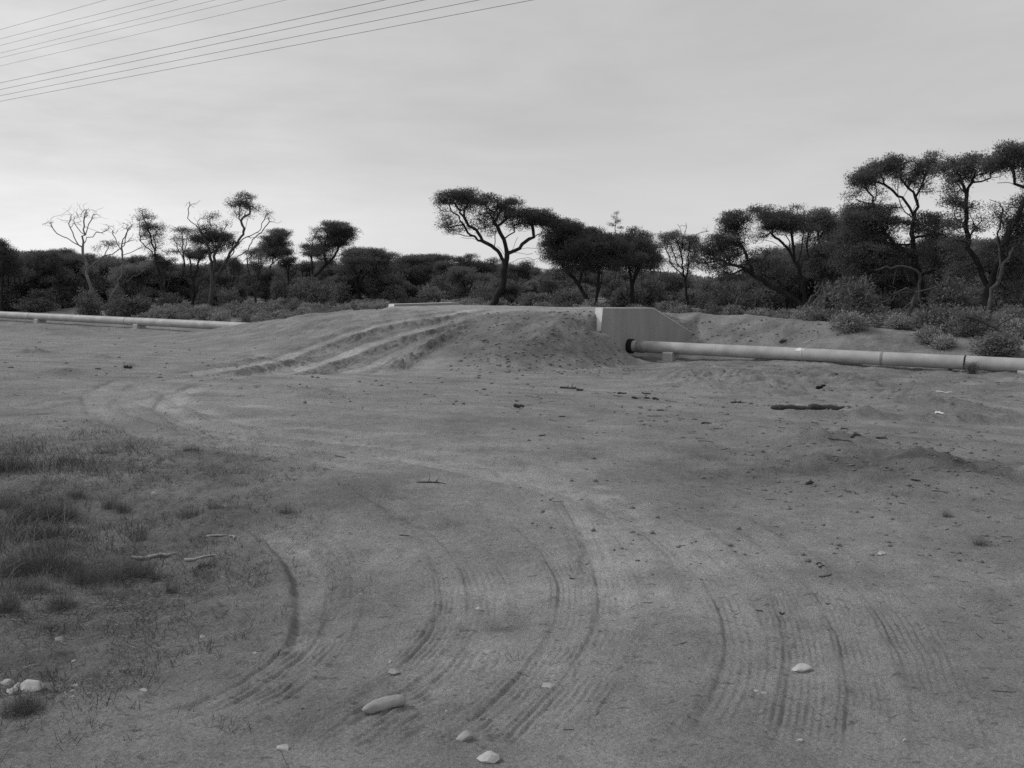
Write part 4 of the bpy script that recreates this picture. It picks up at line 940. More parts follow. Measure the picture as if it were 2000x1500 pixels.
for k, (px, ytop, half, Y, lab) in enumerate([
    (75, 489, 34, 84, 'dark dome-shaped tree at far left behind the dead trees'), (122, 487, 30, 90, 'flat-topped dark tree behind the tall dead tree, on its left'),
    (158, 496, 28, 88, 'dark tree directly behind the tall dead tree'), (258, 500, 16, 92, 'small dark tree in the gap behind the forked dead tree'),
    (1668, 428, 48, 64, 'dark broad tree behind the tall right tree, on its left'), (1738, 478, 40, 66, 'dark low tree hidden behind the trunk of the tall right tree'), (1850, 460, 44, 63, 'dark tree between the tall right tree and the twisted tree, behind them'), (1968, 468, 42, 60, 'dark tree behind the twisted tree at the right edge'), (1540, 500, 55, 68, 'dark round tree behind the fan of the umbrella tree')]):
    T('mulga_tree', lab, Y, [[(px, 600), (px - 3, 560), (px + 2, 525)], [(px - 2, 570), (px - half * .6, 535), (px - half * .7, 515)], [(px - 2, 570), (px + half * .6, 535), (px + half * .7, 515)]],
      [(px - half * .5, ytop + 9, half * .5, 8, 1), (px + half * .45, ytop + 8, half * .5, 8, 1), (px, ytop + 20, half, 14, 1), (px, ytop + 42, half * 1.1, 24, 1)], .2, seed=40 + k)

# middle-height open trees between the tall ones on the left
for k, (px, ytop, half, Y, lab) in enumerate([(322, 498, 22, 83, 'open grey tree low behind the slender flat-topped tree'), (376, 488, 20, 80, 'open dark tree touching the left side of the big leaning tree'), (452, 496, 24, 82, 'open dark tree just right of the big leaning trunk'), (500, 484, 22, 86, 'feathery dark tree between the leaning tree and the thin flat-topped one'),
    (560, 500, 22, 84, 'low feathery tree left of the two spread stems'), (640, 500, 26, 86, 'feathery dark tree behind the two spread stems'), (735, 497, 26, 88, 'feathery tree with a lumpy top behind the left end of the ramp crest'), (868, 508, 28, 92, 'feathery tree showing behind the ramp crest, left of the spreading tree'), (1010, 512, 30, 88, 'low feathery tree seen under the limbs of the spreading tree'),
    (425, 506, 22, 90, 'feathery tree far behind the trunk of the big leaning tree'), (602, 510, 20, 92, 'small feathery tree far behind the left one of the two spread stems'), (682, 502, 24, 91, 'feathery tree behind the tall dark crown with the small tuft'), (778, 511, 24, 96, 'low feathery tree right behind the far headwall top'), (925, 513, 26, 98, 'feathery tree farthest back, left of the spreading tree trunk'), (283, 500, 18, 90, 'low feathery tree behind the long low dead limb at left')]):
    rg = np.random.default_rng(600 + k); bl = []
    for q in range(8):
        bl.append((px + rg.uniform(-.8, .8) * half, ytop + 6 + rg.uniform(0, 42) * (.35 if q < 4 else 1), half * rg.uniform(.28, .55), rg.uniform(5, 10), rg.uniform(.5, 1)))
    T('mulga_tree', lab, Y, [[(px, 602), (px + rg.uniform(-4, 4), 570), (px + rg.uniform(-6, 6), 535), (px + rg.uniform(-8, 8), ytop + 12)], [(px, 575), (px - half * .5, 545), (px - half * .75, ytop + 20)], [(px, 580), (px + half * .55, 550), (px + half * .8, ytop + 18)], [(px, 555), (px + half * .2, 530), (px + half * .3, ytop + 8)]],
      bl, .2, seed=620 + k, lai=3.2, bark='bark_grey' if k % 3 == 0 else 'bark', leaf='leaf_b' if k % 2 else 'leaf')
# --- the scrub belt further back: copies of a few grown trees
def belt_proto(seed, h, wide):
    rg = np.random.default_rng(seed)
    limbs = [np.array([[0, 0, -.2], [.05, 0, .6], [.1 * rg.normal(), 0, 1.3]])]
    for k in range(6):
        a = k * 1.05 + rg.uniform(-.3, .3); r = wide * rg.uniform(.45, .8)
        limbs.append(np.array([[0, 0, .7], [r * .4 * math.cos(a), r * .4 * math.sin(a), h * .42], [r * .8 * math.cos(a), r * .8 * math.sin(a), h * .72], [r * math.cos(a), r * math.sin(a), h * .88]]))
    cl = []
    for k in range(18):
        a = rg.uniform(0, 6.28); r = wide * rg.uniform(.1, .8); zc = h * (rg.uniform(.72, .93) - .12 * (r / wide) ** 2) if k < 9 else h * rg.uniform(.14, .55)
        m = 34; q = rg.normal(0, 1, (m, 3)); q /= np.linalg.norm(q, axis=1)[:, None]; q *= rg.uniform(.2, 1, (m, 1)) ** .5
        cl.append(np.array([r * math.cos(a), r * math.sin(a), zc]) + q * np.array([wide * .38, wide * .38, h * .10]))
    cl = np.concatenate(cl)
    pos, par, rad = grow(limbs, cl, .17, .012, rg)
    return skeleton_mesh('trunk', pos, par, rad), leaves_mesh('crown', cl, 40, .27, (.19, .06), rg, .7), h
protos = [belt_proto(s, h, w) for s, h, w in ((1, 5.2, 2.6), (2, 4.6, 2.9), (3, 5.6, 2.3), (4, 4.2, 2.6), (5, 4.8, 2.4))]
roots = []
for i, (a_, b_, h) in enumerate(protos):
    a_.materials.append(M['bark']); b_.materials.append(M['leaf_far'])
    r_ = empty('scrub_tree', (0, 0, 0), 'dark low tree in the dense scrub belt behind the front row of trees', 'tree', 'trees of the scrub belt')
    link('trunk', a_, None, r_, smooth=True); link('crown', b_, None, r_)
    roots.append(r_)
used = set()
def top_px(px):      # skyline of the belt, in photo rows
    return np.interp(px, [-80, 30, 90, 200, 280, 330, 420, 520, 600, 700, 800, 900, 1000, 1100, 1200, 1290, 1330, 1400, 1440, 1500, 1600, 1680, 1760, 1840, 1900, 2080],
                     [500, 498, 494, 505, 518, 522, 524, 524, 522, 520, 522, 524, 526, 526, 524, 532, 545, 552, 535, 494, 488, 478, 505, 475, 470, 460])
rg = np.random.default_rng(77)
spots = []
for row, (Y, step, dz) in enumerate(((86, 56, 8), (97, 44, 6), (110, 42, 2), (126, 40, 0))):
    px = -90 + row * 13; am = 26 if row == 0 else 17
    while px < 2090:
        spots.append((px + rg.uniform(-14, 14), Y + rg.uniform(-4, 4), dz + rg.uniform(-am * .7, am))); px += step
for i, (px, Y, dz) in enumerate(spots):
    if px > 1440: Y *= .84; dz += rg.uniform(-14, 22)
    p = at_Y(px, 560, Y); zg = float(smooth_h(p[0], p[1]))
    ztop = EYE - (top_px(px) + dz - 555) / F * Y
    k = int(rg.integers(0, 5)); s = float(np.clip((ztop - zg) / protos[k][2], .4, 1.6))
    loc = (p[0], p[1], zg - .05); rz = float(rg.uniform(0, 6.28)); sc = (s * float(rg.uniform(.75, 1.35)),) * 2 + (s,)
    if k not in used:
        used.add(k); r_ = roots[k]; r_.location = loc; r_.rotation_euler = (0, 0, rz); r_.scale = sc
    else: dup(roots[k], loc, rz, sc)
# far woodland beyond the belt
rg = np.random.default_rng(5); cs = []
for i in range(420):
    px = rg.uniform(-150, 2150); Y = rg.uniform(150, 260); p = at_Y(px, 555, Y); zg = float(smooth_h(p[0], p[1])); h = rg.uniform(2.4, 4.0) if not 1360 < px < 1450 else 2.2
    q = rg.normal(0, 1, (34, 3)); q /= np.linalg.norm(q, axis=1)[:, None]; q *= rg.uniform(.3, 1, (34, 1))
    cs.append(np.array([p[0], p[1], zg + h * .55]) + q * np.array([3.2, 2, h * .45]))
cs = np.concatenate(cs)
me = leaves_mesh('woodland', cs, 8, .45, (.9, .35), rg)
tag(link('woodland', me, M['leaf_far']), 'dark line of distant woodland beyond the scrub', 'woodland', kind='stuff')

def bush_mesh(name, seed, m, wide, h, npl, size, sig, lump=6):
    rg = np.random.default_rng(seed); cl = []
    for k in range(lump):
        a = rg.uniform(0, 6.28); r = wide * rg.uniform(0, .6)
        c = np.array([r * math.cos(a), r * math.sin(a), h * rg.uniform(.25, .55)])
        q = rg.normal(0, 1, (m // lump, 3)); q /= np.linalg.norm(q, axis=1)[:, None]; q *= rg.uniform(.5, 1, (len(q), 1)) ** .5
        cl.append(c + q * np.array([wide * .5, wide * .5, h * .45]))
    cl = np.concatenate(cl); cl[:, 2] = np.abs(cl[:, 2]) + .02
    return leaves_mesh(name, cl, npl, sig, size, rg, .8)
def stems_mesh(name, seed, n, wide, h, r):
    rg = np.random.default_rng(seed); mb = MB()
    for k in range(n):
        a = rg.uniform(0, 6.28); w = wide * rg.uniform(.2, .8)
        tube(mb, [(0, 0, -.1), (w * .35 * math.cos(a), w * .35 * math.sin(a), h * .4), (w * math.cos(a), w * math.sin(a), h * rg.uniform(.6, .9))], [r, r * .8, r * .4], 4, cap=False)
    return mb.mesh(name)
def bush(name, label, fm, sm, mt, h, group=None, cat='bush'):
    r_ = empty(name, (0, 0, 0), label, cat, group)
    link('foliage', fm, mt, r_); link('stems', sm, M['bark'], r_)
    return r_, h
def put(pr, used, px, Y, w, h, label=None, group=None, rz=None):
    """pr = (root, natural width, natural height)"""
    p = at_Y(px, 600, Y); zg = float(smooth_h(p[0], p[1]))
    sc = (w / pr[1], w / pr[1], h / pr[2]); loc = (p[0], p[1], zg - .03)
    rz = random.uniform(0, 6.28) if rz is None else rz
    r_ = pr[0]
    if id(r_) in used: return dup(r_, loc, rz, sc, label, group)
    used.add(id(r_)); r_.location = loc; r_.rotation_euler = (0, 0, rz); r_.scale = sc
    if label: r_['label'] = label
    if group: r_['group'] = group
    return r_
usedp = set()
dark_p = []
for s in range(4):
    r_, _ = bush('dark_shrub', 'tall dark shrub filling the shade between the tree trunks', bush_mesh('foliage', 300 + s, 190, 1.5, 2.4, 16, (.20, .08), .17, 9), stems_mesh('stems', 310 + s, 8, 1.0, 1.9, .03), M['shrub'], 2.4, 'dark shrubs under the trees', 'shrub')
    dark_p.append((r_, 1.5, 2.4))
salt_p = []
for s in range(5):
    r_, _ = bush('saltbush', 'low pale grey saltbush in the scrub behind the pipe', bush_mesh('foliage', 400 + s, 130, .75, .85, 16, (.10, .045), .09, 7), stems_mesh('stems', 410 + s, 6, .5, .6, .012), M['saltbush'], .85, 'saltbush behind the pipe')
    salt_p.append((r_, .75, .85))
# particular shrubs
for px, Y, w, h, lab in ((172, 70, 1.25, 2.3, 'dark round shrub at the foot of the tall dead tree'), (262, 69, 1.9, 1.9, 'wide dark shrub right of the tall dead tree foot'), (228, 70, 1.3, 1.6, 'dark shrub between the two bigger shrubs at left'),
    (1105, 64, 1.1, 1.0, 'dark low bush beside the trunks left of the headwall'), (1675, 49, 1.3, 2.9, 'big dark rounded shrub right of the leaning dead trunk'), (1862, 50, 1.6, 2.9, 'dome of dark shrub left of the tree at the right edge'),
    (1400, 58, .75, 1.0, 'dark rounded bush at the end of the spoil bank top'), (1625, 52, 1.2, 2.6, 'dark shrub at the foot of the round-topped tree'), (1830, 43, 1.3, 1.5, 'grey green shrub between the stump and the right edge tree'), (1900, 40, 1.2, 1.3, 'dark shrub just behind the pipe near the right edge'), (1950, 36.5, 1.2, 1.0, 'dark shrub touching the pipe at the right edge')):
    put(random.choice(dark_p), usedp, px, Y, w, h, lab, 'dark shrubs under the trees')
for px, Y, w, h, lab in ((1665, 41.5, .95, .75, 'pale saltbush on the near face of the spoil bank, behind the pipe'), (1815, 39, .8, .75, 'pale saltbush behind the pipe left of the right edge shrubs'), (1850, 38, .7, .6, 'small pale saltbush close behind the pipe at right'),
    (1906, 31.6, .30, .42, 'wispy pale bush growing against the near side of the pipe'), (1758, 44, .9, .9, 'pale saltbush below the stump with reaching limbs'), (1535, 50, .9, .8, 'pale saltbush at the bank top beside the leaning dead trunk'), (1475, 53, .9, .95, 'pale saltbush at the bank top left of the umbrella tree trunk')):
    put(random.choice(salt_p), usedp, px, Y, w, h, lab, 'saltbush behind the pipe')
rg = np.random.default_rng(31)
for i in range(96):
    px = rg.uniform(-60, 2060); Y = rg.uniform(74, 92)
    if px > 1380: Y *= .8
    put(dark_p[i % 4], usedp, px, Y, rg.uniform(1.0, 1.9), rg.uniform(1.3, 2.9))
n = 0
while n < 235:
    px = rg.uniform(-60, 2060) if n % 3 else rg.uniform(280, 760); Y = rg.uniform(46, 84) if n % 3 else rg.uniform(52, 76)
    p = at_Y(px, 600, Y); u, v = uv(p[0], p[1])
    lim = 12.0 if u > HU - 4 else 4.5
    if v < lim or abs(u) < HU + .5 and v < 12: continue
    if px > 1400 and Y > 62: continue
    put(salt_p[n % 5], usedp, px, Y, rg.uniform(.55, 1.15), rg.uniform(.5, 1.0)); n += 1

n = 0
while n < 62:
    px = rg.uniform(1430, 2040); Y = rg.uniform(38, 54); p = at_Y(px, 600, Y); u, v = uv(p[0], p[1])
    if v < 10.2: continue
    put(salt_p[n % 5] if n % 4 else dark_p[n % 3], usedp, px, Y, rg.uniform(.6, 1.1), rg.uniform(.55, 1.1)); n += 1
# ---- foreground grass tussocks
def blades(name, seed, n, wide, h, bw, lean=.8):
    rg = np.random.default_rng(seed)
    a = rg.uniform(0, 6.28, n); r = wide * .35 * rg.uniform(0, 1, n) ** .7
    b0 = np.stack([r * np.cos(a), r * np.sin(a), np.full(n, -.02)], 1)
    a2 = a + rg.normal(0, .7, n); ln = h * rg.uniform(.45, 1.15, n); k = lean * rg.uniform(.1, 1, n)
    d = np.stack([np.cos(a2) * k, np.sin(a2) * k, np.ones(n)], 1); d /= np.linalg.norm(d, axis=1)[:, None]
    side = np.stack([-np.sin(a2 + rg.normal(0, 1, n)), np.cos(a2), np.zeros(n)], 1); side /= np.linalg.norm(side, axis=1)[:, None]
    w = (bw * rg.uniform(.6, 1.3, n))[:, None]
    p1 = b0 + d * (ln * .5)[:, None]; p2 = b0 + d * ln[:, None] + np.stack([np.cos(a2), np.sin(a2), -np.ones(n) * .55], 1) * (ln * .25 * k)[:, None]
    V = np.stack([b0 - side * w / 2, b0 + side * w / 2, p1 + side * w / 2.2, p1 - side * w / 2.2, p2], 1).reshape(-1, 3)
    o = np.arange(n)[:, None] * 5
    F4 = (o + np.array([0, 1, 2, 3])); F3 = (o + np.array([3, 2, 4]))
    return mixed(name, V, F4, F3)
def mixed(name, V, F4, F3):
    me = bpy.data.meshes.new(name)
    me.vertices.add(len(V)); me.vertices.foreach_set('co', V.astype(np.float32).ravel())
    li = np.concatenate([F4.ravel(), F3.ravel()]).astype(np.int32)
    me.loops.add(len(li)); me.loops.foreach_set('vertex_index', li)
    me.polygons.add(len(F4) + len(F3))
    me.polygons.foreach_set('loop_start', np.concatenate([np.arange(len(F4)) * 4, len(F4) * 4 + np.arange(len(F3)) * 3]).astype(np.int32))
    me.polygons.foreach_set('loop_total', np.concatenate([np.full(len(F4), 4), np.full(len(F3), 3)]).astype(np.int32))
    me.update(calc_edges=True); return me
tuss = []
for s in range(4):
    me = blades('grass_tussock', 500 + s, 300, .36, .30, .0028, 1.6); me.materials.append(M['grass']); tuss.append(me)
wide_tuss = []
for s in range(3):
    me = blades('grass_tussock', 520 + s, 1000, .95, .36, .0030, 1.9); me.materials.append(M['grass']); wide_tuss.append(me)
TUS = [(20, 925, 70, 55, 'dark grass clump at the left edge, highest in the photo'), (62, 1000, 95, 75, 'big dark grass clump with pale flower heads near the left edge'), (118, 1000, 70, 70, None), (150, 972, 34, 36, 'small dark tussock above the big clump at the left'), (242, 990, 42, 40, None), (216, 985, 40, 34, None),
       (275, 1038, 34, 46, 'small upright dark tussock standing alone above the long pale stick'), (372, 1006, 44, 34, None), (95, 1105, 130, 90, 'largest dark grass clump at left, level with the pale sticks'), (30, 1110, 80, 80, None), (225, 1120, 100, 75, 'dark wispy clump left of the tyre track bend'), (270, 1110, 60, 50, None), (195, 1150, 44, 44, None), (160, 1120, 60, 60, None),
       (336, 1152, 34, 36, 'small dark tussock beside the bend of the left tyre track'), (10, 1195, 60, 70, 'dark grass clump cut by the left edge below the largest clump'), (402, 1098, 40, 22, None), (55, 1385, 60, 34, 'dark low tussock below the white rocks at the left'), (20, 1395, 50, 40, None), (128, 905, 40, 18, None), (65, 912, 34, 26, None), (95, 1040, 60, 40, None), (305, 1120, 30, 28, None), (60, 1150, 70, 50, None),
       (210, 895, 40, 14, None), (375, 890, 50, 14, None), (120, 1180, 60, 24, None), (420, 995, 40, 14, None), (560, 1000, 40, 12, None), (10, 985, 60, 60, None), (1850, 1008, 26, 20, 'small sparse herb on bare ground at the right, upper'), (1915, 1062, 36, 30, 'sparse dark herb at the right edge, lower')]
for i, (px, py, wpx, hpx, lab) in enumerate(TUS):
    p = ground_pt(px, py); dep = p[1]; me = wide_tuss[i % 3] if wpx > 55 else tuss[i % 4]; big = wpx > 55
    o = bpy.data.objects.new('grass_tussock', me); C.objects.link(o)
    z = gz(p[0], p[1]); o.location = (p[0], p[1], z); o.rotation_euler = (0, 0, random.uniform(0, 6.28))
    sx = wpx / F * dep / (.75 if big else .42); o.scale = (sx, sx, max(.35, 1.0 * hpx / F * dep / (.36 if big else .30)))
    tag(o, lab or 'dark dry grass tussock on the littered ground at the lower left', 'grass tussock', 'grass tussocks at the lower left')
# loose straw and fallen leaves
rg = np.random.default_rng(9); V = []; n = 0
NS = 170000; xs = rg.uniform(-6.5, .8, NS); ys = 2.9 + 10 * rg.uniform(0, 1, NS) ** 1.5
lm = np.zeros_like(xs)
for cx, cy in litter_c: lm = np.maximum(lm, np.exp(-((xs - cx) / 1.2) ** 2 - ((ys - cy) / 1.1) ** 2))
ed = sst(-1.0, -2.6, xs + .18 * (ys - 5) + .5 * fbm(xs / .8, ys / .8, 12, 3)) * sst(13, 8.5, ys) * sst(3.0, 4.3, ys + .3 * (xs + 2.5))
keep = rg.uniform(0, 1, NS) < np.maximum(lm * .9, ed * .8) * (.5 + 1.2 * np.clip(fbm(xs / .35, ys / .35, 18, 2), -.4, 1)) * .45 * np.clip(9 / ys, .3, 1.3) * (.06 + .94 * sst(-1.0, -1.9, xs + .35 * fbm(xs / .6, ys / .5, 46, 2)))
xs, ys = xs[keep], ys[keep]; zs, _ = full_ground(xs, ys)
def bits(xs, ys, zs, lo, hi, wlo, whi, rg, lift=.01, tilt=.25):
    n = len(xs); a = rg.normal(0.25, .75, n); L = rg.uniform(lo, hi, n); w = rg.uniform(wlo, whi, n)
    d = np.stack([np.cos(a), np.sin(a), rg.normal(0, tilt, n)], 1); sd_ = np.stack([-np.sin(a), np.cos(a), np.full(n, .35)], 1)
    p = np.stack([xs, ys, zs + lift], 1)
    V = np.stack([p - d * L[:, None] / 2 - sd_ * w[:, None] / 2, p + d * L[:, None] / 2 - sd_ * w[:, None] / 2, p + d * L[:, None] / 2 + sd_ * w[:, None] / 2, p - d * L[:, None] / 2 + sd_ * w[:, None] / 2], 1)
    m_ = V.mean(1)
    return V.reshape(-1, 3)
half = rg.uniform(0, 1, len(xs)) < .5
for nm, k, mt, lab in (('straw', half, 'straw', 'scattered pale dry straw over the ground at lower left'), ('leaf_litter', ~half, 'shrub', 'scattered dark leaf litter over the ground at lower left')):
    V = bits(xs[k], ys[k], zs[k], .012, .055, .0015, .0045, rg)
    tag(link(nm, np_mesh(nm, V, np.arange(len(V)).reshape(-1, 4), 4), M[mt]), lab, nm.replace('_', ' '), kind='stuff')
# short sparse stubble
k = rg.uniform(0, 1, len(xs)) < .3
sx, sy, sz = xs[k], ys[k], zs[k]; n = len(sx) * 5
bx = np.repeat(sx, 5) + rg.normal(0, .02, n); by = np.repeat(sy, 5) + rg.normal(0, .02, n); bz = np.repeat(sz, 5)
hh = rg.uniform(.01, .045, n); lx = rg.normal(0, .03, n); ly = rg.normal(0, .03, n); w = .0016
V = np.stack([np.stack([bx - w, by, bz - .01], 1), np.stack([bx + w, by, bz - .01], 1), np.stack([bx + lx + w * .4, by + ly, bz + hh], 1), np.stack([bx + lx - w * .4, by + ly, bz + hh], 1)], 1).reshape(-1, 3)
tag(link('stubble', np_mesh('stubble', V, np.arange(len(V)).reshape(-1, 4), 4), M['grass']), 'short sparse dry grass stubble at lower left', 'grass', kind='stuff')

# taller dry grass along the left verge
NV = 60000; xs = rg.uniform(-7.5, -.6, NV); ys = rg.uniform(3.6, 12, NV)
pat = np.clip(.12 + 2.0 * fbm(xs / .7, ys / .55, 44, 3), 0, 1) * sst(-1.7, -2.9, xs + .22 * (ys - 5.0) + .6 * fbm(xs / .9, ys / .7, 45, 2)) * sst(12, 9, ys) * sst(3.6, 5.0, ys)
k = rg.uniform(0, 1, NV) < pat ** 1.5 * .75; xs, ys = xs[k], ys[k]; zs, _ = full_ground(xs, ys); n = len(xs)
h_ = rg.uniform(.03, .13, n) * (.5 + pat[k]); a_ = rg.uniform(0, 6.28, n); l_ = h_ * rg.uniform(.3, 2.2, n); w_ = rg.uniform(.0012, .0026, n)
dx, dy = np.cos(a_) * l_, np.sin(a_) * l_
V = np.stack([np.stack([xs - w_, ys, zs - .01], 1), np.stack([xs + w_, ys, zs - .01], 1), np.stack([xs + dx * .4 + w_ * .8, ys + dy * .4, zs + h_ * .7], 1), np.stack([xs + dx * .4 - w_ * .8, ys + dy * .4, zs + h_ * .7], 1),
              np.stack([xs + dx + w_ * .3, ys + dy, zs + h_], 1), np.stack([xs + dx - w_ * .3, ys + dy, zs + h_], 1)], 1).reshape(-1, 3)
b6 = np.arange(n)[:, None] * 6
tag(link('dry_grass', np_mesh('dry_grass', V, np.concatenate([b6 + np.array([0, 1, 2, 3]), b6 + np.array([3, 2, 4, 5])]), 4), M['grass']), 'ragged verge of low dry grass along the left side', 'grass', kind='stuff')

def rock_mesh(name, seed, sx, sy, sz, rough=.18, flat=0.0):
    import bmesh
    bm = bmesh.new(); bmesh.ops.create_icosphere(bm, subdivisions=4, radius=1.0)
    rg = np.random.default_rng(seed); o = rg.uniform(-50, 50, 3)
    P = np.array([v.co[:] for v in bm.verts])
    # chisel with random planes, then roughen
    for k in range(14):
        nrm = rg.normal(0, 1, 3); nrm /= np.linalg.norm(nrm); c = rg.uniform(.5, .86)
        d = P @ nrm - c; P = P - np.clip(d, 0, None)[:, None] * nrm * .97
    n_ = fbm(P[:, 0] * 1.6 + P[:, 2] * 1.1 + o[0], P[:, 1] * 1.6 - P[:, 2] * .9 + o[1], seed, 4)
    P = P * (1 + rough * n_)[:, None]
    P = P * np.array([sx, sy, sz])
    for v, p in zip(bm.verts, P): v.co = p
    me = bpy.data.meshes.new(name); bm.to_mesh(me); bm.free(); return me
def stone(px, py, wpx, hpx, label, mt='stone', rot=0.0, seed=0, name='stone', sink=.40, depth=.75):
    p = ground_pt(px, py); Y = p[1]; w = wpx / F * Y / 2; h = hpx / F * Y / 2
    me = rock_mesh(name, seed + 900, w, w * depth, max(h, .006))
    o = link(name, me, M[mt], smooth=True)
    o.location = (p[0], p[1], gz(p[0], p[1]) + max(h, .006) * (1 - 2 * sink)); o.rotation_euler = (0, 0, rot)
    return tag(o, label, 'stone', 'loose stones')
ST = [(300, 966, 13, 14, 'bright white pebble alone on the grey ground at left', 'stone'), (440, 992, 15, 10, 'small pale stone right of the white pebble at left', 'stone_grey'),
      (60, 1338, 58, 38, 'largest white rock of the heap at lower left', 'stone'), (14, 1326, 34, 32, 'white rock at the left edge, beside the largest one', 'stone'), (22, 1352, 30, 22, 'white rock in front of the heap at the left edge', 'stone'), (32, 1334, 20, 24, 'small white rock wedged between the two bigger ones', 'stone'),
      (115, 1242, 24, 20, 'pale lump in the litter above the white rocks', 'stone_grey'), (144, 1270, 18, 8, 'thin pale chip below the pale lump in the litter', 'stone_grey'), (145, 1313, 16, 9, 'narrow white chip right of the white rock heap', 'stone'), (143, 1341, 16, 7, 'flat pale chip just below the narrow white chip', 'stone_grey'), (146, 1360, 18, 9, 'pale chip lowest of the three beside the rock heap', 'stone_grey'),
      (955, 1272, 30, 10, 'flat pale stone half buried in the middle of the tracks', 'stone_grey'), (908, 1434, 42, 26, 'grey angular stone near the bottom centre', 'stone_grey'), (950, 1472, 56, 22, 'white stone at the very bottom centre', 'stone'), (550, 1458, 32, 18, 'pale stone at the bottom left of centre', 'stone'),
      (936, 1186, 20, 12, 'small crumbly white stone above the dark stain', 'stone'), (1075, 1330, 40, 14, 'flat pale slab of stone right of centre', 'stone_grey'), (1566, 1304, 44, 20, 'bright oblong white stone at lower right', 'stone'), (1722, 1082, 20, 12, 'small white stone alone at right centre', 'stone'), (1562, 1440, 18, 10, 'small white stone near the bottom, right of centre', 'stone'),
      (1768, 1444, 12, 12, 'small upright pebble near the bottom at right', 'stone_grey'), (1476, 1348, 14, 7, 'tiny white chip left of the oblong white stone', 'stone'), (1490, 1352, 20, 5, 'thin flat chip beside the tiny white chip', 'stone_grey'), (762, 1288, 9, 9, 'tiny white pebble above the dark wedge stone', 'stone'), (497, 1268, 12, 9, 'small white pebble at the edge of the left track', 'stone'),
      (872, 1385, 9, 7, 'small grey pebble right of the log-shaped stone', 'stone_grey'), (917, 1346, 10, 8, 'small grey pebble upper right of the log-shaped stone', 'stone_grey'), (395, 1226, 12, 9, 'small white pebble in the litter at lower left centre', 'stone'), (282, 1345, 24, 7, 'flat grey chip right of the white rock heap', 'stone_grey')]
for i, (px, py, w, h, lab, mt) in enumerate(ST): stone(px, py, w, h, lab, mt, rot=random.uniform(-.4, .4), seed=i)
stone(770, 1307, 28, 16, 'dark wedge-shaped stone above the log-shaped stone', 'stone_grey', .3, 60)
# log-shaped stone: a long rounded body with blunt broken ends
p = ground_pt(750, 1380); Y = p[1]; L = 92 / F * Y; r0 = 14.5 / F * Y
mb = MB(); ang = R(14); s = np.linspace(-.5, .5, 15)
prof = np.array([.30, .62, .82, .92, .97, 1, 1, 1, 1, .99, .97, .95, .90, .80, .45])
P = np.stack([s * L, .012 * np.sin(s * 3), .004 * np.cos(s * 5)], 1)
tube(mb, P, r0 * prof, 18)
me = mb.mesh('oblong_stone'); co_ = np.array([v.co[:] for v in me.vertices])
nn = fbm(co_[:, 0] * 28, co_[:, 1] * 28 + co_[:, 2] * 33, 4, 4); co_[:, 1:] *= (1 + .22 * nn)[:, None]; co_[:, 2] *= .92
me.vertices.foreach_set('co', co_.astype(np.float32).ravel())
o = link('oblong_stone', me, M['stone_grey'], smooth=True); o.location = (p[0], p[1], gz(p[0], p[1]) + r0 * .72); o.rotation_euler = (0, R(-2), ang + .12)
tag(o, 'long rounded log-shaped stone lying across the tracks at bottom centre', 'stone', 'loose stones')

def stick(px, py, wpx, r_px, label, mt='dark_dead', ang=0.0, bend=.1, name='stick', cat='stick', fork=False, seed=0, rise=.0):
    rg = np.random.default_rng(seed + 700); p = ground_pt(px, py); Y = p[1]; L = wpx / F * Y; r = r_px / F * Y
    s = np.linspace(-.5, .5, 9); mb = MB(); c, sn = math.cos(ang), math.sin(ang)
    b = bend * L * (np.cos(s * 3.1)) + rg.normal(0, .012, 9) * L
    X = p[0] + s * L * c - b * sn; Yv = p[1] + s * L * sn + b * c
    Z, _ = full_ground(X, Yv); Z = np.maximum(Z, Z.mean() - .02) + r * .7 + np.abs(rg.normal(0, .3, 9)) * r + rise * L * (s + .5)
    P = np.stack([X, Yv, Z], 1)
    tube(mb, P, r * np.interp(s, [-.5, -.4, .3, .5], [.7, 1, .8, .35]) * (1 + .15 * rg.normal(0, 1, 9)), 7)
    if fork:
        for k in (3, 5, 6):
            e = P[k] + np.array([rg.normal(0, .12) * L, rg.normal(0, .12) * L, abs(rg.normal(.18, .08)) * L])
            tube(mb, [P[k], (P[k] + e) / 2 + rg.normal(0, .02, 3) * L, e], [r * .6, r * .45, r * .2], 5)
    me = mb.mesh(name)
    for v in me.vertices: v.co = Vector((v.co.x - p[0], v.co.y - p[1], v.co.z - p[2]))
    o = link(name, me, M[mt], loc=tuple(p), smooth=True)
    return tag(o, label, cat, 'sticks and dead wood on the ground')
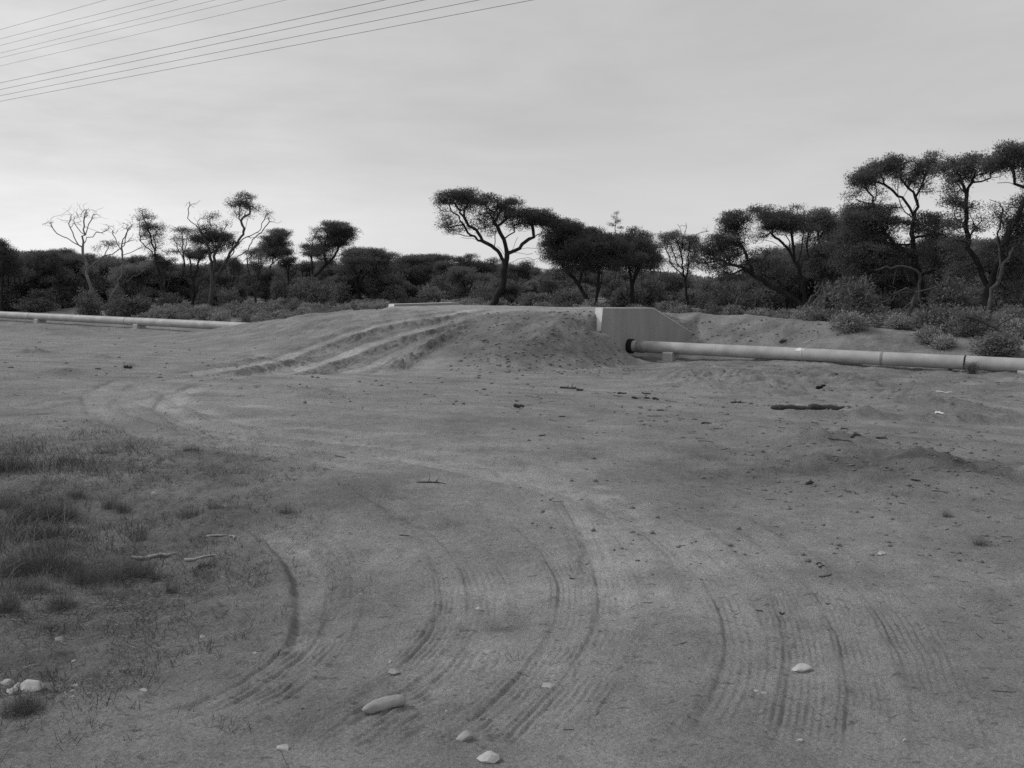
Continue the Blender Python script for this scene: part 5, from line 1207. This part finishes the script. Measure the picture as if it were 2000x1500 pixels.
SK = [(302, 1070, 88, 4.0, 'long pale split stick among the tussocks at left', 'stick', .35, .03, 0), (396, 1074, 78, 3.0, 'pale stick with dark underside right of the long split stick', 'stick', -.08, .04, 0), (424, 1037, 46, 2.2, 'thin pale stick above the two longer ones at left', 'stick', -.05, .02, 0), (451, 1042, 20, 2.6, 'short pale curl of bark right of the thin stick', 'stick', -.9, .3, 0),
      (842, 948, 72, 2.4, 'dark twig lying on the flat above the left tracks', 'dark_dead', -.2, .05, 1), (1545, 806, 80, 5.5, 'dark weathered log, left of two below the bank', 'bark_grey', .05, .03, 0), (1614, 804, 74, 6, 'dark weathered log, right of two below the bank', 'bark_grey', .12, .02, 0), (1835, 818, 20, 2.6, 'short white stick standing on the bank at right', 'white', -1.1, .05, 0),
      (1845, 769, 32, 1.6, 'thin white stick on the rough ground near the pipe at right', 'white', -.05, .02, 0), (1837, 963, 46, 2.2, 'straight dark stick at right centre', 'stick', .25, .02, 0), (1582, 946, 26, 5.0, 'dark broken stump of wood on the flat at right', 'dark_dead', .5, .1, 1), (1788, 952, 26, 3.6, 'dark chunk of wood at right of the rough patch', 'dark_dead', .3, .1, 0),
      (1014, 800, 24, 6.0, 'dark lump of wood alone on the flat below the mound', 'dark_dead', .1, .1, 0), (1112, 760, 44, 3.6, 'dark knotted stick below the headwall, left', 'dark_dead', -.1, .1, 1), (1133, 764, 16, 4, 'dark chip right of the knotted stick', 'dark_dead', 0, .1, 0), (1241, 779, 18, 3.6, 'dark spiky root lump below the pier', 'dark_dead', .4, .2, 1), (1262, 769, 22, 2.4, 'dark straight chip above the spiky root', 'dark_dead', 0, .05, 0), (1264, 779, 14, 3, 'dark small chip right of the spiky root', 'dark_dead', 0, .1, 0), (1281, 781, 14, 4, 'dark pointed chip furthest right below the pier', 'dark_dead', 0, .2, 0),
      (1215, 770, 22, 3, 'dark chip left of the spiky root', 'dark_dead', .0, .2, 0), (1440, 787, 30, 3.0, 'dark twiggy root on the bank left of the two logs', 'dark_dead', -.3, .2, 1), (1520, 796, 24, 4.0, 'dark root end beside the left log', 'dark_dead', .5, .2, 1), (1603, 766, 20, 3.6, 'black lump of charred wood above the logs', 'rubber', .1, .1, 0), (1630, 750, 16, 4, 'dark chip above the black charred lump', 'dark_dead', 0, .1, 0), (1290, 802, 18, 2.6, 'dark stick with thick end on the flat', 'dark_dead', -.1, .05, 0),
      (1278, 812, 34, 1.6, 'thin dark twig on the flat below the thick-ended stick', 'dark_dead', .05, .08, 0), (1098, 815, 16, 2.4, 'short dark twig on the flat left of the thin twigs', 'dark_dead', 0, .05, 0), (1059, 852, 16, 2.6, 'short dark twig lowest on the flat below the mound', 'dark_dead', 0, .1, 0), (1380, 832, 26, 3.0, 'dark crooked twig left of the low dirt heap', 'dark_dead', .3, .2, 0), (1378, 865, 36, 1.4, 'straight thin twig in front of the dirt heap', 'dark_dead', .1, .03, 0),
      (1672, 872, 30, 5.0, 'dark root lump on the right flank of the dirt heap', 'dark_dead', .5, .3, 1), (1722, 858, 26, 3.4, 'dark twig bundle at the right end of the dirt heap', 'dark_dead', -.2, .1, 1), (1640, 878, 60, 1.8, 'long thin root along the foot of the dirt heap', 'dark_dead', .15, .05, 0), (1576, 840, 26, 4, 'dark clump of roots on top of the dirt heap', 'dark_dead', .1, .1, 1), (1650, 842, 18, 3, 'dark root at the heap top, right', 'dark_dead', .1, .1, 1),
      (1600, 1104, 16, 2.8, 'dark curled leaf, upper one of three at right', 'dark_dead', .3, .3, 0), (1606, 1110, 20, 2.8, 'dark curled leaf, middle one of three at right', 'dark_dead', .4, .2, 0), (1612, 1126, 30, 2.8, 'dark curled leaf, lowest and longest of three at right', 'dark_dead', -.1, -.2, 0), (1528, 1196, 14, 3.4, 'dark dropping at lower right, the rounder one', 'dark_dead', 0, .1, 0), (1484, 1194, 16, 2.2, 'dark scrap left of the round dropping at lower right', 'dark_dead', 0, .1, 0), (1617, 1184, 12, 2, 'small dark scrap right of the round dropping', 'dark_dead', 0, .1, 0),
      (1118, 1129, 14, 2.2, 'dark leaf scrap in the middle of the tracks', 'dark_dead', -.2, .2, 0), (790, 1044, 26, 1.8, 'dark leaf scrap on the flat right of the left track', 'dark_dead', -.2, .1, 0), (1008, 795, 10, 3, 'small dark chip touching the lump below the mound', 'dark_dead', .6, .1, 0), (1960, 1350, 60, 1.4, 'thin dark stick at the right edge, low', 'dark_dead', -.03, .02, 0), (250, 720, 20, 5, 'dark clod of roots on the slope at far left', 'dark_dead', 0, .2, 1), (192, 722, 14, 2, 'small upright dead twig on the slope at far left', 'dark_dead', .3, .1, 1), (1530, 668, 18, 4.5, 'dark short stump on the bank behind the pipe', 'dark_dead', .3, .1, 1)]
for i, (px, py, w, r_, lab, mt, ang, bend, fk) in enumerate(SK): stick(px, py, w * (.85 if mt == 'dark_dead' else 1), r_ * (.6 if mt == 'dark_dead' else 1), lab, mt, ang, bend, fork=bool(fk), seed=i)
# small debris and clods: uncountable
def lumps(xs, ys, zs, sz, rg, flat=.6):
    oc = np.array([[1, 0, 0], [0, 1, 0], [-1, 0, 0], [0, -1, 0], [0, 0, 1], [0, 0, -1.]])
    fc = np.array([[0, 1, 4], [1, 2, 4], [2, 3, 4], [3, 0, 4], [1, 0, 5], [2, 1, 5], [3, 2, 5], [0, 3, 5]])
    n = len(xs); V = oc[None] * rg.uniform(.6, 1.4, (n, 6, 1)) * (sz[:, None, None] * np.array([1.3, 1.0, flat]))
    a = rg.uniform(0, 6.28, n); c, s = np.cos(a)[:, None], np.sin(a)[:, None]
    X = V[..., 0] * c - V[..., 1] * s; Yv = V[..., 0] * s + V[..., 1] * c
    V = np.stack([X + xs[:, None], Yv + ys[:, None], V[..., 2] + zs[:, None]], -1)
    return V.reshape(-1, 3), (fc[None] + np.arange(n)[:, None, None] * 6).reshape(-1, 3)
rg = np.random.default_rng(21); pts = []
def scatter_px(n, x0, x1, y0, y1):
    return [ground_pt(rg.uniform(x0, x1), rg.uniform(y0, y1)) for _ in range(n)]
pts = scatter_px(900, 880, 1235, 608, 735) + scatter_px(160, 1300, 1640, 622, 668) + scatter_px(420, 1200, 1990, 715, 830) + scatter_px(260, 1450, 1990, 840, 970) + scatter_px(140, 0, 500, 640, 740) + scatter_px(150, 560, 1100, 735, 800) + scatter_px(160, 1000, 1990, 830, 1100)
pts = np.array(pts); zz, _ = full_ground(pts[:, 0], pts[:, 1]); dist = pts[:, 1]
sz = rg.uniform(.25, 1, len(pts)) ** 2.6 * .062 * np.clip(dist / 28, .25, 1.1) + .008
V, Ft = lumps(pts[:, 0], pts[:, 1], zz + sz * .2, sz, rg)
tag(link('clods', np_mesh('clods', V, Ft, 3), M['clod']), 'loose dirt clods over the mound and flat', 'clods', kind='stuff')
pts = scatter_px(230, 980, 1990, 740, 850) + scatter_px(190, 1350, 1990, 840, 1000) + scatter_px(110, 0, 700, 740, 930) + scatter_px(60, 1000, 1950, 850, 1150) + scatter_px(60, 1820, 1990, 1000, 1250) + scatter_px(30, 560, 1700, 1150, 1420)
pts = np.array(pts); zz, _ = full_ground(pts[:, 0], pts[:, 1])
sc_ = np.clip(pts[:, 1] / 12, .35, 1.6)
V = []
n = len(pts); a = rg.normal(0.1, .8, n); L = (.02 + .15 * rg.uniform(0, 1, n) ** 2.2) * sc_; w = rg.uniform(.004, .010, n) * sc_
d = np.stack([np.cos(a), np.sin(a), rg.normal(0, .12, n)], 1) * L[:, None] / 2; s_ = np.stack([-np.sin(a), np.cos(a), np.zeros(n)], 1) * w[:, None]; u_ = np.array([0, 0, 1.]) * w[:, None]
P = np.stack([pts[:, 0], pts[:, 1], zz + w * .6], 1)
V = np.stack([P - d - s_ * .6, P - d + u_, P - d + s_ * .6, P + d - s_ * .4, P + d + u_ * .6, P + d + s_ * .4], 1).reshape(-1, 3)
b6 = np.arange(n)[:, None] * 6
Fq = np.concatenate([b6 + np.array(q) for q in ((0, 1, 4, 3), (1, 2, 5, 4), (2, 0, 3, 5))])
tag(link('debris', np_mesh('debris', V, Fq, 4), M['dark_dead']), 'scattered dark bark and twig debris on the flat', 'debris', kind='stuff')
